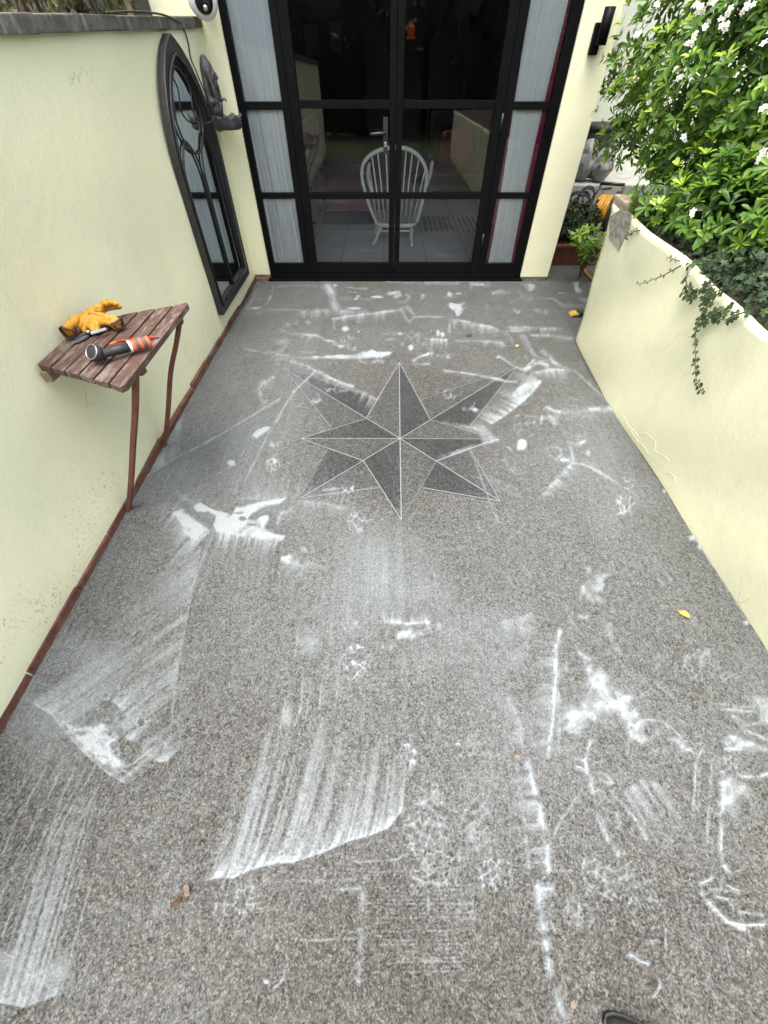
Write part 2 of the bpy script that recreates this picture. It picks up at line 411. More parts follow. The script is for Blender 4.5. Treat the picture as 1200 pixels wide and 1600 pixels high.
# star inlay (measured on the photograph, laid on the floor)
Cc = (625, 685); NE, SE, SW, NW = (672, 655), (682, 720), (568, 720), (572, 654)
facets = [  # polygon, dark?
    (((624,566), NE, Cc), 1), (((624,566), Cc, NW), 0), (((776,686), Cc, NE), 0), (((776,686), SE, Cc), 1),
    (((627,812), Cc, SE), 0), (((627,812), SW, Cc), 1), (((470,685), NW, Cc), 1), (((470,685), Cc, SW), 0),
    (((808,573), NE, (660,624)), 0), (((808,573), (733,667), NE), 1), (((782,783), (735,703), SE), 0), (((782,783), SE, (660,762)), 1),
    (((470,778), SW, (513,703)), 1), (((470,778), (592,762), SW), 0), (((443,575), (590,626), NW), 1), (((443,575), NW, (518,668)), 0)]
si = MB()
for poly, dk in facets:
    ps = [on_z(*p, .004) for p in poly]
    si.add(ps, [(0,1,2)], 0 if dk else 1)
def strip(mb, a, b, wd, z, mi):
    A, B = on_z(*a, z), on_z(*b, z); d = (B-A).normalized(); n = Vector((-d.y, d.x, 0))*wd*.3
    mb.add([A-n, B-n, B+n, A+n], [(0,1,2,3)], mi)
k = 0
for a, b, wd in [((624,566),Cc,.009),((776,686),Cc,.006),((627,812),Cc,.009),((470,685),Cc,.008),((624,566),NE,.008),((624,566),(573,652),.009),((776,686),NE,.004),
             ((776,686),SE,.012),((627,812),SW,.008),((627,812),SE,.003),((470,685),NW,.008),((470,685),SW,.009),((808,573),Cc,.008),((808,573),(733,667),.006),((808,573),(660,624),.004),
             ((782,783),Cc,.009),((782,783),(735,703),.006),((782,783),(660,762),.009),((470,778),Cc,.008),((470,778),(592,762),.007),((443,575),Cc,.009),((443,575),(518,668),.007)]:
    k += 1; strip(si, a, b, wd, .0055 + k*.00006, 2)
so_ = si.build('star_inlay', [M['stardark'], M['starmid'], M['lime']], pf)

# ------------------------------------------------------------------ garden wall on the left
def topz(y): return 1.545 + (y - 2.1)*.0355
gw = thing('garden_wall', 'tall cream rendered garden wall with dark slate coping and red clay edging along its foot', 'wall', (XL, 1, 0))
b = MB(); ys = np.linspace(-3.0, 4.45, 150); zs = np.linspace(0, 1, 34)
def wob(y, z): return .006*math.sin(y*2.1+z*3) + .004*math.sin(y*5.3-z*4.1) + .003*math.sin(z*9+y*1.7)
vs = [(XL + wob(y, z*topz(y)) - .004, y, z*topz(y)) for y in ys for z in zs]
nz = len(zs); fs = [(i*nz+j, (i+1)*nz+j, (i+1)*nz+j+1, i*nz+j+1) for i in range(len(ys)-1) for j in range(nz-1)]
b.add(vs, fs, 0, True)
b.add([(XL-.22,-3,0),(XL-.22,4.45,0),(XL-.22,4.45,topz(4.45)),(XL-.22,-3,topz(-3))], [(0,1,2,3)])
b.build('wall', M['cream'], gw)
# coping stones
b = MB(); y = -3.0
while y < 4.42:
    L = rnd.choice((.26, .34, .42, .3)) ; y1 = min(y+L, 4.43); dz = rnd.uniform(-.004, .005); dx = rnd.uniform(-.006, .006)
    ya, yb = y+.0015, y1-.0015; za, zb_ = topz(ya)+.0015, topz(yb)+.0015; xf = XL+.022+dx*.4; e1, e2 = rnd.uniform(-.004,.003), rnd.uniform(-.004,.003)
    b.add([(XL-.30,ya,za),(xf,ya,za+e1),(xf,yb,zb_+e2),(XL-.30,yb,zb_),(XL-.30,ya,za+.05),(xf,ya,za+.047+e2),(xf,yb,zb_+.047+e1),(XL-.30,yb,zb_+.05)], [(3,2,1,0),(4,5,6,7),(0,1,5,4),(1,2,6,5),(2,3,7,6),(3,0,4,7)]); y = y1
b.build('coping', M['slate'], gw, bevel=.004)
b = MB(); y = -3.0
while y < 4.40:
    L = rnd.uniform(.24, .36); y1 = min(y+L, 4.41); h = rnd.uniform(.028, .042); wd = rnd.uniform(.010, .016); z1 = h+rnd.uniform(-.007, .007)
    b.add([(XL-.02,y+.003,-.01),(XL+wd,y+.003,-.01),(XL+wd+.002,y1-.003,-.01),(XL-.02,y1-.003,-.01),(XL-.02,y+.003,h+.002),(XL+wd-.003,y+.003,h),(XL+wd-.003,y1-.003,z1),(XL-.02,y1-.003,z1+.002)],
          [(3,2,1,0),(4,5,6,7),(0,1,5,4),(1,2,6,5),(2,3,7,6),(3,0,4,7)]); y = y1
b.build('edging', M['tile'], gw, bevel=.003)

# ------------------------------------------------------------------ retaining wall on the right
def rtop(y): return float(np.interp(y, [-3, 1.5, 1.67, 1.95, 2.24, 2.75, 3.14], [.74, .80, .809, .82, .844, .863, .878]))
rw = thing('retaining_wall', 'low bright cream rendered retaining wall holding the planted bed', 'wall', (XR, 1, 0))
b = MB(); ys = np.linspace(-3.0, 3.14, 170); zs = np.linspace(0, 1, 26)
def rface(y, z):
    x = XR - .005*math.sin(y*3.1+z*5) - .004*math.sin(y*7+z*11)
    e = max(0, (y-2.30)/.84); x += .072*e*(1 - z/.88) - .006*e
    if z > .62: x -= .010*math.sin(y*13+1.5*math.sin(y*4))*(z-.62)/.26 + .004*(z-.62)/.26
    return x
vs = [(rface(y, z*rtop(y)), y, z*rtop(y)) for y in ys for z in zs]; nz = len(zs)
fs = [(i*nz+j, (i+1)*nz+j, (i+1)*nz+j+1, i*nz+j+1) for i in range(len(ys)-1) for j in range(nz-1)]
b.add(vs, fs, 0, True)
# rounded top and far end face
tp = [(rface(y, rtop(y)), y, rtop(y)) for y in ys]; b.add(tp + [(x+.012, y, z+.003) for x, y, z in tp] + [(x+.06, y, z-.02) for x, y, z in tp],
      [(i, i+1, len(tp)+i+1, len(tp)+i) for i in range(len(tp)-1)] + [(len(tp)+i, len(tp)+i+1, 2*len(tp)+i+1, 2*len(tp)+i) for i in range(len(tp)-1)], 0, True)
en = [(rface(3.14, z*rtop(3.14)), 3.14, z*rtop(3.14)) for z in zs]
b.add(en + [(2.9, 3.14, p[2]) for p in en], [(i+1, i, nz+i, nz+i+1) for i in range(nz-1)])
b.build('wall', M['cream_clean'], rw)
# bare stone and broken mortar showing at the far top corner
def rock(c, r, seed, mat, name):
    rr = random.Random(seed); o = MB(); vs = []
    for sx in (-1, 1):
        for sy in (-1, 1):
            for sz in (-1, 1): vs.append((c[0]+sx*r[0]*rr.uniform(.75, 1.1), c[1]+sy*r[1]*rr.uniform(.8, 1.1), c[2]+sz*r[2]*rr.uniform(.75, 1.1)))
    o.add(vs, [(0,1,3,2),(4,6,7,5),(0,4,5,1),(2,3,7,6),(0,2,6,4),(1,5,7,3)]); return o.build(name, mat, rw, bevel=.012)
rock((1.535, 3.06, .885), (.085, .10, .045), 3, M['stone'], 'bare_stone')
# broken patch: a shallow plate of grey mortar lying on the corner of the wall
pz = [(957,338),(975,326),(986,340),(984,356),(974,372),(965,392),(957,378),(951,372)]
ps = [on_x(px, py, XR-.004) for px, py in pz]
pp = [(min(p.y, 3.141), p.z) for p in ps]
b = MB(); m0 = [(rface(min(3.13, y), z)-.006, y, z) for y, z in pp]; m1 = [(x+.03, y, z) for x, y, z in m0]; n_ = len(m0)
b.add(m0 + m1, [list(range(n_)), list(range(n_, 2*n_))[::-1]] + [(i, n_+i, n_+(i+1) % n_, (i+1) % n_) for i in range(n_)])
b.build('exposed_mortar', M['greystone'], rw)
b = MB()
for pl_ in (((190,200),(215,250),(270,330)), ((280,270),(330,270),(390,330),(380,390),(465,440),(465,470),(430,520)), ((450,560),(480,550),(515,580),(510,620),(475,665)), ((280,340),(310,370),(330,420)), ((170,150),(190,190),(260,280))):
    q_ = [on_x(940+u/4.615, 620+v/4.615, XR) for u, v in pl_]; q_ = [Vector((rface(min(3.1, p.y), max(0, p.z))-.001, p.y, max(.004, p.z))) for p in q_]
    b.tube(smooth(q_, 4), .0010, 6)
b.build('splash_marks', plain('dried_splash', (.72, .715, .52), .8, .1, 30), rw)
# soil bed
b = MB(); gx = np.linspace(1.52, 5.5, 34); gy = np.linspace(-3, 3.12, 40)
vs = [(x, y, rtop(y)-.012 + .014*math.sin(x*9+y*5)*min(1,(x-1.52)*5) + (x-1.52)*.06) for x in gx for y in gy]; ny = len(gy)
b.add(vs, [(i*ny+j, (i+1)*ny+j, (i+1)*ny+j+1, i*ny+j+1) for i in range(len(gx)-1) for j in range(ny-1)], 0, True)
tag(b.build('planting_bed', M['soil']), 'dark soil of the raised bed behind the low wall', 'soil', kind='structure')
b = MB(); gx = np.linspace(-7, XL-.21, 14); gy = np.linspace(-3, 7, 40)
vs = [(x, y, topz(min(y,4.5))-.05 + .04*math.sin(x*5+y*3) + (XL-.21-x)*.12) for x in gx for y in gy]; ny = len(gy)
b.add(vs, [(i*ny+j, (i+1)*ny+j, (i+1)*ny+j+1, i*ny+j+1) for i in range(len(gx)-1) for j in range(ny-1)], 0, True)
tag(b.build('bank', M['soil']), 'earth bank above the tall wall on the left', 'bank', kind='structure')

# ------------------------------------------------------------------ house with the glazed doors
hs_ = thing('house', 'cream rendered house front around the black glazed doors', 'house', (.1, DY, 0))
b = MB(); b.box((-1.62, DY+.012, .045), (-1.147, DY+.30, 3.0)); b.build('side_wall', M['cream_clean'], hs_, bevel=.006)
b = MB(); b.box((1.378, DY-.02, .034), (1.652, DY+.30, 3.0)); b.build('pier', M['cream_clean'], hs_, bevel=.008)
b = MB(); b.box((1.39, DY-.005, -.01), (1.64, DY+.28, .033)); b.build('pier_footing', M['greystone'], hs_, bevel=.004)
b = MB(); b.box((-1.31, DY+.022, -.01), (-1.155, DY+.28, .044)); b.build('wall_footing', plain('dusty_brick', (.30, .17, .12), .9, .3, 30, bump=.5), hs_, bevel=.004)
b = MB(); b.box((-1.147, DY+.03, 2.12), (1.378, DY+.29, 3.0)); b.box((-5.0, DY+.02, 3.001), (1.652, DY+.30, 5.6)); b.build('lintel', M['cream_clean'], hs_)
b = MB(); b.box((-4.5, DY+.29, 2.42), (1.9, 10.4, 2.9)); b.build('ceiling', M['ceiling'], hs_)
b = MB(); b.add([(-5.2,DY-.25,5.55),(1.9,DY-.25,5.55),(1.9,10.6,5.55),(-5.2,10.6,5.55),(-5.2,7.5,8.0),(1.9,7.5,8.0)], [(0,1,5,4),(2,3,4,5),(0,4,3),(1,2,5),(3,2,1,0)]); b.build('roof', M['slate'], hs_)
b = MB(); b.box((-3.2, DY+.31, 0), (-3.05, 10.3, 2.42)); b.box((-3.05, DY+.301, 0), (-1.63, DY+.45, 2.42)); b.box((1.52, DY+.31, 0), (1.64, 10.3, 2.42)); b.box((-3.2, 10.301, 0), (1.64, 10.45, 2.42))
b.build('room_wall', M['roomwall'], hs_)
o = MB().add([(-3.05, DY+.06, .09), (1.60, DY+.06, .09), (1.60, 10.3, .09), (-3.05, 10.3, .09)], [(0,1,2,3)]).build('room_floor', M['tiles'])
tag(o, 'pale square floor tiles inside the house', 'floor', kind='structure')
sw = MB(); sw.box((1.8, 6.2, -.05), (4.6, 6.4, 3.0)); sw.box((4.4, 3.2, -.05), (4.6, 6.199, 3.0))
tag(sw.build('side_wall', M['greywall']), 'plain grey green wall in the shade beyond the pier', 'wall')
ld = MB(); ld.box((1.80, 5.35, -.05), (4.39, 6.198, .60), 0, .012)
tag(ld.build('ledge', plain('dull_white_render', (.34, .35, .32), .85, .2, 8, bump=.2)), 'low white rendered ledge behind the pier carrying the sacks', 'ledge')

# ------------------------------------------------------------------ glazed doors
gd = thing('glazed_doors', 'black framed double glazed doors with two side lights', 'doors', (.1, DY, 0))
y0, y1 = DY, DY+.046
b = MB()
b.box((-1.146, y0, .02), (-1.093, y1, 2.10)); b.box((1.300, y0, .02), (1.377, y1, 2.10)); b.box((-1.146, y0-.002, 2.101), (1.377, y1, 2.118))
b.box((-.798, y0+.004, .062), (-.742, y1, 2.10)); b.box((.942, y0+.004, .062), (1.008, y1, 2.10))
b.box((-1.17, y0-.035, -.005), (1.40, y1, .019)); b.box((-1.092, y0-.012, .0195), (1.299, y1, .060))            # sill and threshold
for xa, xb in ((-1.0925, -.7985), (1.0085, 1.2995)):
    b.box((xa, y0+.006, .0605), (xb, y1-.004, .148)); b.box((xa, y0+.006, .660), (xb, y1-.004, .702)); b.box((xa, y0+.006, 1.218), (xb, y1-.004, 1.264)); b.box((xa, y0+.006, 2.05), (xb, y1-.004, 2.10))
fr = b.build('door_frame', M['black'], gd, bevel=.003)
rows = [(.142, .666), (.696, 1.232), (1.258, 2.06)]
for xa, xb in ((-1.098, -.792), (1.002, 1.305)):
    for za, zb in rows:
        MB().box((xa, y0+.030, za), (xb, y0+.036, zb)).build('glass_pane', M['glass'], fr)
for (xa, xb, ga, gb) in ((-.738, .0945, -.665, .045), (.0985, .938, .148, .868)):
    b = MB(); b.box((xa, y0-.006, .064), (ga, y1-.01, 2.095)); b.box((gb, y0-.006, .064), (xb, y1-.01, 2.095))
    for za, zb in ((.0645, .150), (.660, .700), (1.226, 1.264), (2.02, 2.0945)): b.box((ga+.0005, y0-.003, za), (gb-.0005, y1-.013, zb))
    for za, zb in ((.1505,.1585),(.7005,.7065),(1.2645,1.2715)): b.box((ga+.0005, y0+.006, za), (gb-.0005, y0+.020, zb))         # glazing beads
    lf = b.build('door_leaf', M['black'], gd, bevel=.0025)
    for za, zb in rows:
        MB().box((ga-.004, y0+.024, za), (gb+.004, y0+.030, zb)).build('glass_pane', M['glass'], lf)
    if xa < 0:
        h = MB(); h.box((-.006, y0-.012, .96), (.030, y0-.0062, 1.18), 0, .004)
        h.tube([(.012, y0-.010, 1.090), (.012, y0-.055, 1.090)], .011, 12)
        h.tube([(.016, y0-.055, 1.090), (-.03, y0-.060, 1.091), (-.085, y0-.060, 1.088), (-.112, y0-.055, 1.087)], [.010,.010,.009,.008], 12)
        h.build('handle', M['iron'], lf)
        h = MB(); h.box((-.0, y0-.018, 1.005), (.022, y0-.0121, 1.032), 0, .003); h.lathe([(.008,0),(.008,.012),(.004,.016)], (.010, y0-.018, 1.03), (0,-1,0), 14)
        h.build('lock', M['chrome'], lf)
    else:
        for z_ in (.35, 1.15, 1.82):
            MB().tube([(.9395, y0-.012, z_-.05), (.9395, y0-.012, z_+.05)], .008, 10).build('hinge', M['iron'], lf)

def curtain_mesh(name, x0, x1, y, mat, folds, amp, border, seed, lean=0.0, label='', hang=.11):
    r = np.random.default_rng(seed); nx, nz = 150, 60
    u = np.linspace(0, 1, nx); z = np.linspace(hang, 2.08, nz)
    ph = r.uniform(0, 6.28, 6); fr = folds*np.array([1, .47, 1.9, 2.7, .23, 3.9])*r.uniform(.9, 1.1, 6); am = np.array([1, .8, .30, .10, .8, .03])
    V = np.zeros((nz, nx, 3)); B = np.zeros((nz, nx))
    for i, zz in enumerate(z):
        q = (zz-hang)/2.0; d = np.zeros(nx)
        for f_, p_, a_ in zip(fr, ph, am): d += a_*(1.1-2*np.abs(np.sin(np.pi*f_*u + p_ + .5*np.sin(q*3+p_) + q*.9))**.55)
        V[i, :, 0] = x0 + (x1-x0)*u + lean*q + .012*np.sin(q*5+3*u); V[i, :, 1] = y + amp*d*(.55+.45*(1-q)); V[i, :, 2] = zz
        B[i] = np.where((u < border[0]*(1-.55*q)) | (u > 1-border[1]), 1, 0) if border else 0
    idx = np.arange(nx*nz).reshape(nz, nx); Q = np.stack([idx[:-1,:-1], idx[:-1,1:], idx[1:,1:], idx[1:,:-1]], -1).reshape(-1, 4)
    o = np_mesh(name, V.reshape(-1, 3), Q, mat, None, {'border': B.ravel()}, True); return tag(o, label, 'curtain')
curtain_mesh('curtain', -1.14, -.765, DY+.062, M['curtain'], 4.6, .0095, None, 3, 0.0, 'pale blue white curtain drawn behind the left side light')
curtain_mesh('curtain', .985, 1.325, DY+.061, M['curtain2'], 4.6, .0085, (.16, .17), 11, .012, 'white voile curtain with burgundy borders behind the right side light')

# ------------------------------------------------------------------ room contents
YC = 5.30
rc = thing('rocking_chair', 'white painted spindle back rocking chair seen from behind through the doors', 'rocking chair', (.12, 5.4, .09))
def cp(px, py, y): return on_y(px, py, y)
hp = [((589,350),5.30),((577,320),5.25),((567,285),5.19),((566,262),5.15),((574,247),5.12),((590,236),5.10),((617,230),5.09),((640,234),5.10),((655,245),5.12),((665,262),5.15),((666,285),5.19),((659,320),5.25),((651,348),5.30)]
hoop = [cp(p[0], p[1], y) for p, y in hp]
hoop = smooth(hoop); MB().tube(hoop, .017, 10).build('back_hoop', M['chair'], rc)
seat_z = (hoop[0].z + hoop[-1].z)/2
xs0, xs1 = hoop[0].x, hoop[-1].x; xm = (xs0+xs1)/2; hw = (xs1-xs0)/2
b = MB(); outline = []
for q in np.linspace(0, 2*math.pi, 40, endpoint=False):
    cx, cy = math.cos(q), math.sin(q); outline.append((xm + (hw+.025)*abs(cx)**.75*math.copysign(1,cx), 5.49 + .22*abs(cy)**.75*math.copysign(1,cy)))
b.prism(outline, 'z', seat_z-.035, seat_z); b.build('seat', M['chair'], rc, bevel=.010)
for i, f_ in enumerate(np.linspace(-.86, .86, 9)):
    bx = xm + hw*f_*.92; k_ = 1-abs(f_)**2.4; top = min(hoop, key=lambda p: abs(p.x-(xm + (hw+.11)*f_*.93)) + (0 if p.z > .55 else 9))
    MB().tube([(bx, 5.31, seat_z), (bx*.5+top.x*.5, (5.31+top.y)/2+.005, (seat_z+top.z)/2), tuple(top)], [.0065,.008,.006], 8).build('spindle', M['chair'], rc)
rl, rr_ = on_z(584, 388, .105), on_z(643, 390, .105)
for sx, base in ((-1, rl), (1, rr_)):
    pts = []
    for q in np.linspace(-.1, 1.1, 16): pts.append((base.x + sx*.0 + (xm + sx*hw*.95 - base.x)*.25*q, base.y + q*.72, .105 + .09*(2*q-1.0)**2*.5))
    MB().tube(pts, .015, 8, flat=.8).build('rocker', M['chair'], rc)
    for q, ly in ((.12, 5.34), (.80, 5.66)):
        foot = Vector((base.x + (xm + sx*hw*.95 - base.x)*.25*q, base.y + q*.72, .125)); topp = Vector((xm + sx*(hw-.05), ly, seat_z-.03))
        MB().tube([foot, foot.lerp(topp, .35), foot.lerp(topp, .75), topp], [.011, .018, .019, .013], 10).build('leg', M['chair'], rc)
    # arm rest with a support post
    a0, a1, a2 = (on_y(662,303,5.22), on_y(671,277,5.36), on_y(675,253,5.50)) if sx > 0 else (on_y(582,302,5.24), on_y(575,277,5.38), on_y(577,256,5.50))
    MB().tube(smooth([a0, a1, a2]), [.020,.020,.021,.022,.023,.024,.024,.024,.022], 12, flat=.7).build('armrest', M['chair'], rc)
    MB().tube([(xm+sx*(hw+.01), 5.58, seat_z-.01), a2 + Vector((0,0,-.02))], .010, 8).build('arm_post', M['chair'], rc)
MB().tube([(xm-hw*.9, 5.33, .20), (xm+hw*.9, 5.33, .20)], .009, 8).build('stretcher', M['chair'], rc)

cb = thing('chest_of_drawers', 'off white painted chest of drawers along the room wall behind the left door', 'chest of drawers', (-1.05, 5.6, .09))
MB().box((-1.50, 4.98, .09), (-.80, 6.7, 1.05), 0, .006).build('carcass', M['cabinet'], cb)
MB().box((-1.52, 4.95, 1.051), (-.78, 6.73, 1.085), 0, .005).build('top', M['cabinet'], cb)
for i in range(3):
    for j in range(3):
        d = MB().box((-.799, 5.02+i*.56, .14+j*.30), (-.785, 5.54+i*.56, .42+j*.30), 0, .004).build('drawer', M['cabinet'], cb)
        MB().lathe([(.008,0),(.008,.012),(.016,.02),(.012,.03),(0,.032)], (-.785, 5.28+i*.56, .28+j*.30), (1,0,0), 12).build('knob', M['iron'], d)
o = MB(); o.box((-1.35, 5.25, 1.086), (-.95, 5.75, 1.15), 0, .01); o.box((-1.3, 5.28, 1.1505), (-.99, 5.7, 1.2), 0, .01)
tag(o.build('stack_of_books', M['dark']), 'dark stack of books on top of the chest of drawers', 'books')
lp = MB().ell((-1.12, 6.2, 1.16), (.09, .09, .075)).lathe([(.045,.0),(.05,.012)], (-1.12, 6.2, 1.227), (0,0,1), 16)
tag(lp.build('bowl', M['cabinet']), 'round grey lidded pot at the far end of the chest of drawers', 'pot')
tag(MB().box((-1.05, 6.75, .091), (.02, 9.2, .100), 0, .004).build('rug', M['rug']), 'dull red rug on the tiles beyond the rocking chair', 'rug')
tag(MB().box((-1.0, 6.05, .0915), (-.12, 6.70, .099), 0, .003).build('mat', M['bluerug']), 'dark blue mat lying in front of the red rug', 'mat')
# spotted mat
sm_ = thing('spotted_mat', 'pale mat dotted with dark oval spots at the right on the tiles', 'mat', (.8, 6.0, .09))
MB().box((.52, 5.74, .0945), (1.28, 6.40, .101), 0, .002).build('mat_surface', M['spotted'], sm_); MB().box((.50, 5.72, .0915), (1.30, 6.42, .0944)).build('mat_edge', M['cabinet'], sm_)
for nm, lo, hi, zz, lab, cat in (('bookcase', (-.30, 9.3, .09), (.62, 10.2, 2.38), 0, 'tall dark wooden dresser at the back of the room', 'dresser'),
                            ('wardrobe', (.66, 8.6, .09), (1.62, 10.2, 2.38), 0, 'tall black cupboard in the back right of the room', 'cupboard')):
    t_ = thing(nm, lab, cat, ((lo[0]+hi[0])/2, lo[1], .09))
    MB().box(lo, hi, 0, .006).build('carcass', M['dark'], t_)
    mx_ = (lo[0]+hi[0])/2
    for xa, xb in ((lo[0]+.02, mx_-.005), (mx_+.005, hi[0]-.02)):
        d = MB().box((xa, lo[1]-.02, .16), (xb, lo[1]-.0005, 2.3), 0, .008).build('cupboard_door', M['dark'], t_)
        MB().tube([(xb-.05 if xa < mx_-.2 else xa+.05, lo[1]-.04, 1.1), (xb-.05 if xa < mx_-.2 else xa+.05, lo[1]-.04, 1.25)], .006, 8).build('knob', M['chrome'], d)
sf = thing('armchair', 'dark armchair with a magenta cushion before the cupboard', 'armchair', (1.05, 7.6, .09))
b = MB(); b.box((.66, 7.3, .12), (1.45, 8.1, .42), 0, .05); b.box((.66, 7.95, .425), (1.45, 8.2, 1.0), 0, .06); b.box((.60, 7.3, .421), (.74, 7.94, .62), 0, .04); b.box((1.38, 7.3, .422), (1.52, 7.94, .62), 0, .04)
b.build('upholstery', M['dark'], sf); MB().box((.80, 7.76, .43), (1.30, 7.93, .80), 0, .06).build('cushion', M['magenta'], sf)
for i, (xa, za, wd_, ht_) in enumerate(((-.92, 1.52, .24, .36), (-1.35, 1.45, .28, .42))):
    p_ = thing('picture_frame', ('thin black framed picture hanging on the back room wall', 'pale unframed looking print further left on the back room wall')[i], 'picture', (xa, 10.29, za))
    MB().box((xa, 10.27, za), (xa+wd_, 10.2995, za+ht_), 0, .003).build('frame', M['iron'], p_)
    MB().box((xa+.02, 10.265, za+.02), (xa+wd_-.02, 10.2695, za+ht_-.02)).build('print', M['cabinet'], p_)
tag(MB().ell((.40, 9.24, 1.76), (.060, .05, .075)).lathe([(.06,0),(.07,.02),(.06,.03)], (.40, 9.24, 1.66), (0,0,1), 16).build('table_lamp', M['glow']), 'small glowing amber lamp high on the dark dresser', 'lamp')

# ------------------------------------------------------------------ gothic arched mirror on the left wall
def arch(w_, spring, h, yc, n=14):
    Rr = (w_*w_ + h*h)/(2*w_); a1 = math.asin(h/Rr); L = []
    for i in range(n+1):
        q = a1*i/n; L.append((yc - w_ + Rr - Rr*math.cos(q), spring + Rr*math.sin(q)))
    Rt = [(2*yc - y, z) for y, z in L]
    return L, Rt
def arch_outline(w_, z0, spring, h, yc, n=14):
    L, Rt = arch(w_, spring, h, yc, n); return [(yc-w_, z0)] + L + Rt[::-1][1:] + [(yc+w_, z0)]
MX = XL + .004; yc = 3.648
am = thing('arched_mirror', 'black gothic arched garden mirror with tracery hung on the left wall', 'mirror', (MX, yc, .16))
outer = arch_outline(.455, .165, .98, .605, yc); inner = arch_outline(.388, .235, .99, .50, yc)
b = MB(); n_ = len(outer); xa, xb = MX, MX+.045
vs = [(xa,)+p for p in outer] + [(xb,)+p for p in outer] + [(xa,)+p for p in inner] + [(xb-.012,)+p for p in inner]
fs = []
for i in range(n_):
    j = (i+1) % n_; fs += [(i, j, n_+j, n_+i), (n_+i, n_+j, 3*n_+j, 3*n_+i), (3*n_+i, 3*n_+j, 2*n_+j, 2*n_+i), (2*n_+i, 2*n_+j, j, i)]
b.add(vs, fs); b.build('frame', M['iron'], am, bevel=.004)
bead = arch_outline(.405, .218, .985, .52, yc); MB().tube([(xb-.004, y, z) for y, z in bead], .008, 8, closed=True).build('frame_bead', M['iron'], am)
b = MB(); gl = arch_outline(.395, .228, .99, .51, yc); b.add([(MX+.012,)+p for p in gl], [list(range(len(gl)))]); b.add([(MX+.004,)+p for p in gl], [list(range(len(gl)))[::-1]])
b.build('mirror_glass', M['mirror'], am)
def bar(path, r=.009): return MB().tube([(MX+.022, y, z) for y, z in path], r, 8).build('tracery_bar', M['iron'], am)
for s in (-1, 1):
    c_ = yc + s*.19
    a_ = arch_outline(.175, .235, .90, .24, c_); bar(a_, .0065)
bar(smooth([(yc-.24,1.24),(yc-.225,1.17),(yc-.14,1.09),(yc,1.06),(yc+.14,1.09),(yc+.225,1.17),(yc+.24,1.24),(yc+.17,1.36),(yc,1.455),(yc-.17,1.36),(yc-.24,1.24)], 5), .0065)

def remeshed(mb, name, mat, voxel, noise, nscale, it=6):
    o = mb.build(name, mat); r = o.modifiers.new('r', 'REMESH'); r.mode = 'VOXEL'; r.voxel_size = voxel
    sm = o.modifiers.new('s', 'SMOOTH'); sm.iterations = it; sm.factor = .5
    if noise:
        tx = bpy.data.textures.new('crumple', 'CLOUDS'); tx.noise_scale = nscale; d = o.modifiers.new('d', 'DISPLACE'); d.texture = tx; d.strength = noise; d.mid_level = .5; tx2 = bpy.data.textures.new('creases', 'CLOUDS'); tx2.noise_scale = nscale*.38; tx2.noise_depth = 1; d2 = o.modifiers.new('d2', 'DISPLACE'); d2.texture = tx2; d2.strength = noise*.42; d2.mid_level = .5
    dg = bpy.context.evaluated_depsgraph_get(); me = bpy.data.meshes.new_from_object(o.evaluated_get(dg)); o.modifiers.clear(); old = o.data; o.data = me; bpy.data.meshes.remove(old)
    me.materials.clear(); me.materials.append(mat)
    me.polygons.foreach_set('use_smooth', [True]*len(me.polygons)); me.update(); return o
# ------------------------------------------------------------------ bust over a scalloped basin, fixed in the corner
bs = thing('wall_bust', 'dark bust of a head with headdress over a scalloped basin fixed to the wall corner', 'sculpture', (-1.25, 4.24, 1.12))
def crop3(u, v): return 300 + u/7.28, v/7.28
BX, BY = XL+.004, 4.25
b = MB()
def be(dx, dy, z, r_, **k): b.ell((BX+dx, BY+dy, z), r_, 20, 14, **k)
be(.028, 0, 1.425, (.044, .060, .066)); be(.024, 0, 1.470, (.026, .034, .036)); be(.012, 0, 1.33, (.030, .066, .12))       # headdress and its fall down the back
be(.055, 0, 1.398, (.030, .038, .050)); be(.064, 0, 1.366, (.022, .027, .030))                                         # face, jaw
b.tube([(BX+.084, BY, 1.418), (BX+.094, BY, 1.392), (BX+.084, BY, 1.386)], [.005, .009, .006], 10)                      # nose
be(.080, 0, 1.374, (.010, .014, .0045)); be(.079, 0, 1.364, (.010, .013, .005)); be(.078, 0, 1.348, (.011, .013, .010)) # lips, chin
for s in (-1, 1):
    be(.079, s*.016, 1.407, (.006, .010, .005)); be(.080, s*.016, 1.418, (.006, .013, .0035))                          # eye, brow
    b.tube(smooth([(BX+.045, BY+s*.046, 1.43), (BX+.060, BY+s*.050, 1.36), (BX+.066, BY+s*.042, 1.29), (BX+.062, BY+s*.036, 1.24)]), .015, 10, flat=.8)   # lappets
    be(.030, s*.062, 1.275, (.030, .030, .026))                                                                        # shoulder
b.tube([(BX+.045, BY, 1.36), (BX+.040, BY, 1.29)], [.026, .030], 14)
be(.035, 0, 1.235, (.046, .070, .060)); be(.030, 0, 1.17, (.050, .066, .060))                                          # chest
bo = remeshed(b, 'bust', M['bronze'], .0034, .003, .012, 2); bo.parent = bs; bo.matrix_parent_inverse = world_inv(bs)
for s in (-1, 1):
    for z_, dx in ((1.40, .056), (1.375, .062), (1.35, .066), (1.325, .069), (1.30, .070), (1.275, .069)):
        MB().tube([(BX+dx+.006, BY+s*.032, z_), (BX+dx+.010, BY+s*.044, z_), (BX+dx-.004, BY+s*.060, z_+.002)], .0035, 6).build('headdress_band', M['bronze'], bs)
hd = [(BX+.06, BY-.02, 1.20), (BX+.075, BY-.03, 1.235), (BX+.085, BY-.025, 1.27)]
MB().tube(smooth(hd), [.018]*4+[.016]*3+[.014]*2, 10).build('forearm', M['bronze'], bs)
hh = thing_hand = MB()
hh.ell((BX+.094, BY-.022, 1.283), (.016, .012, .011), 12, 8)
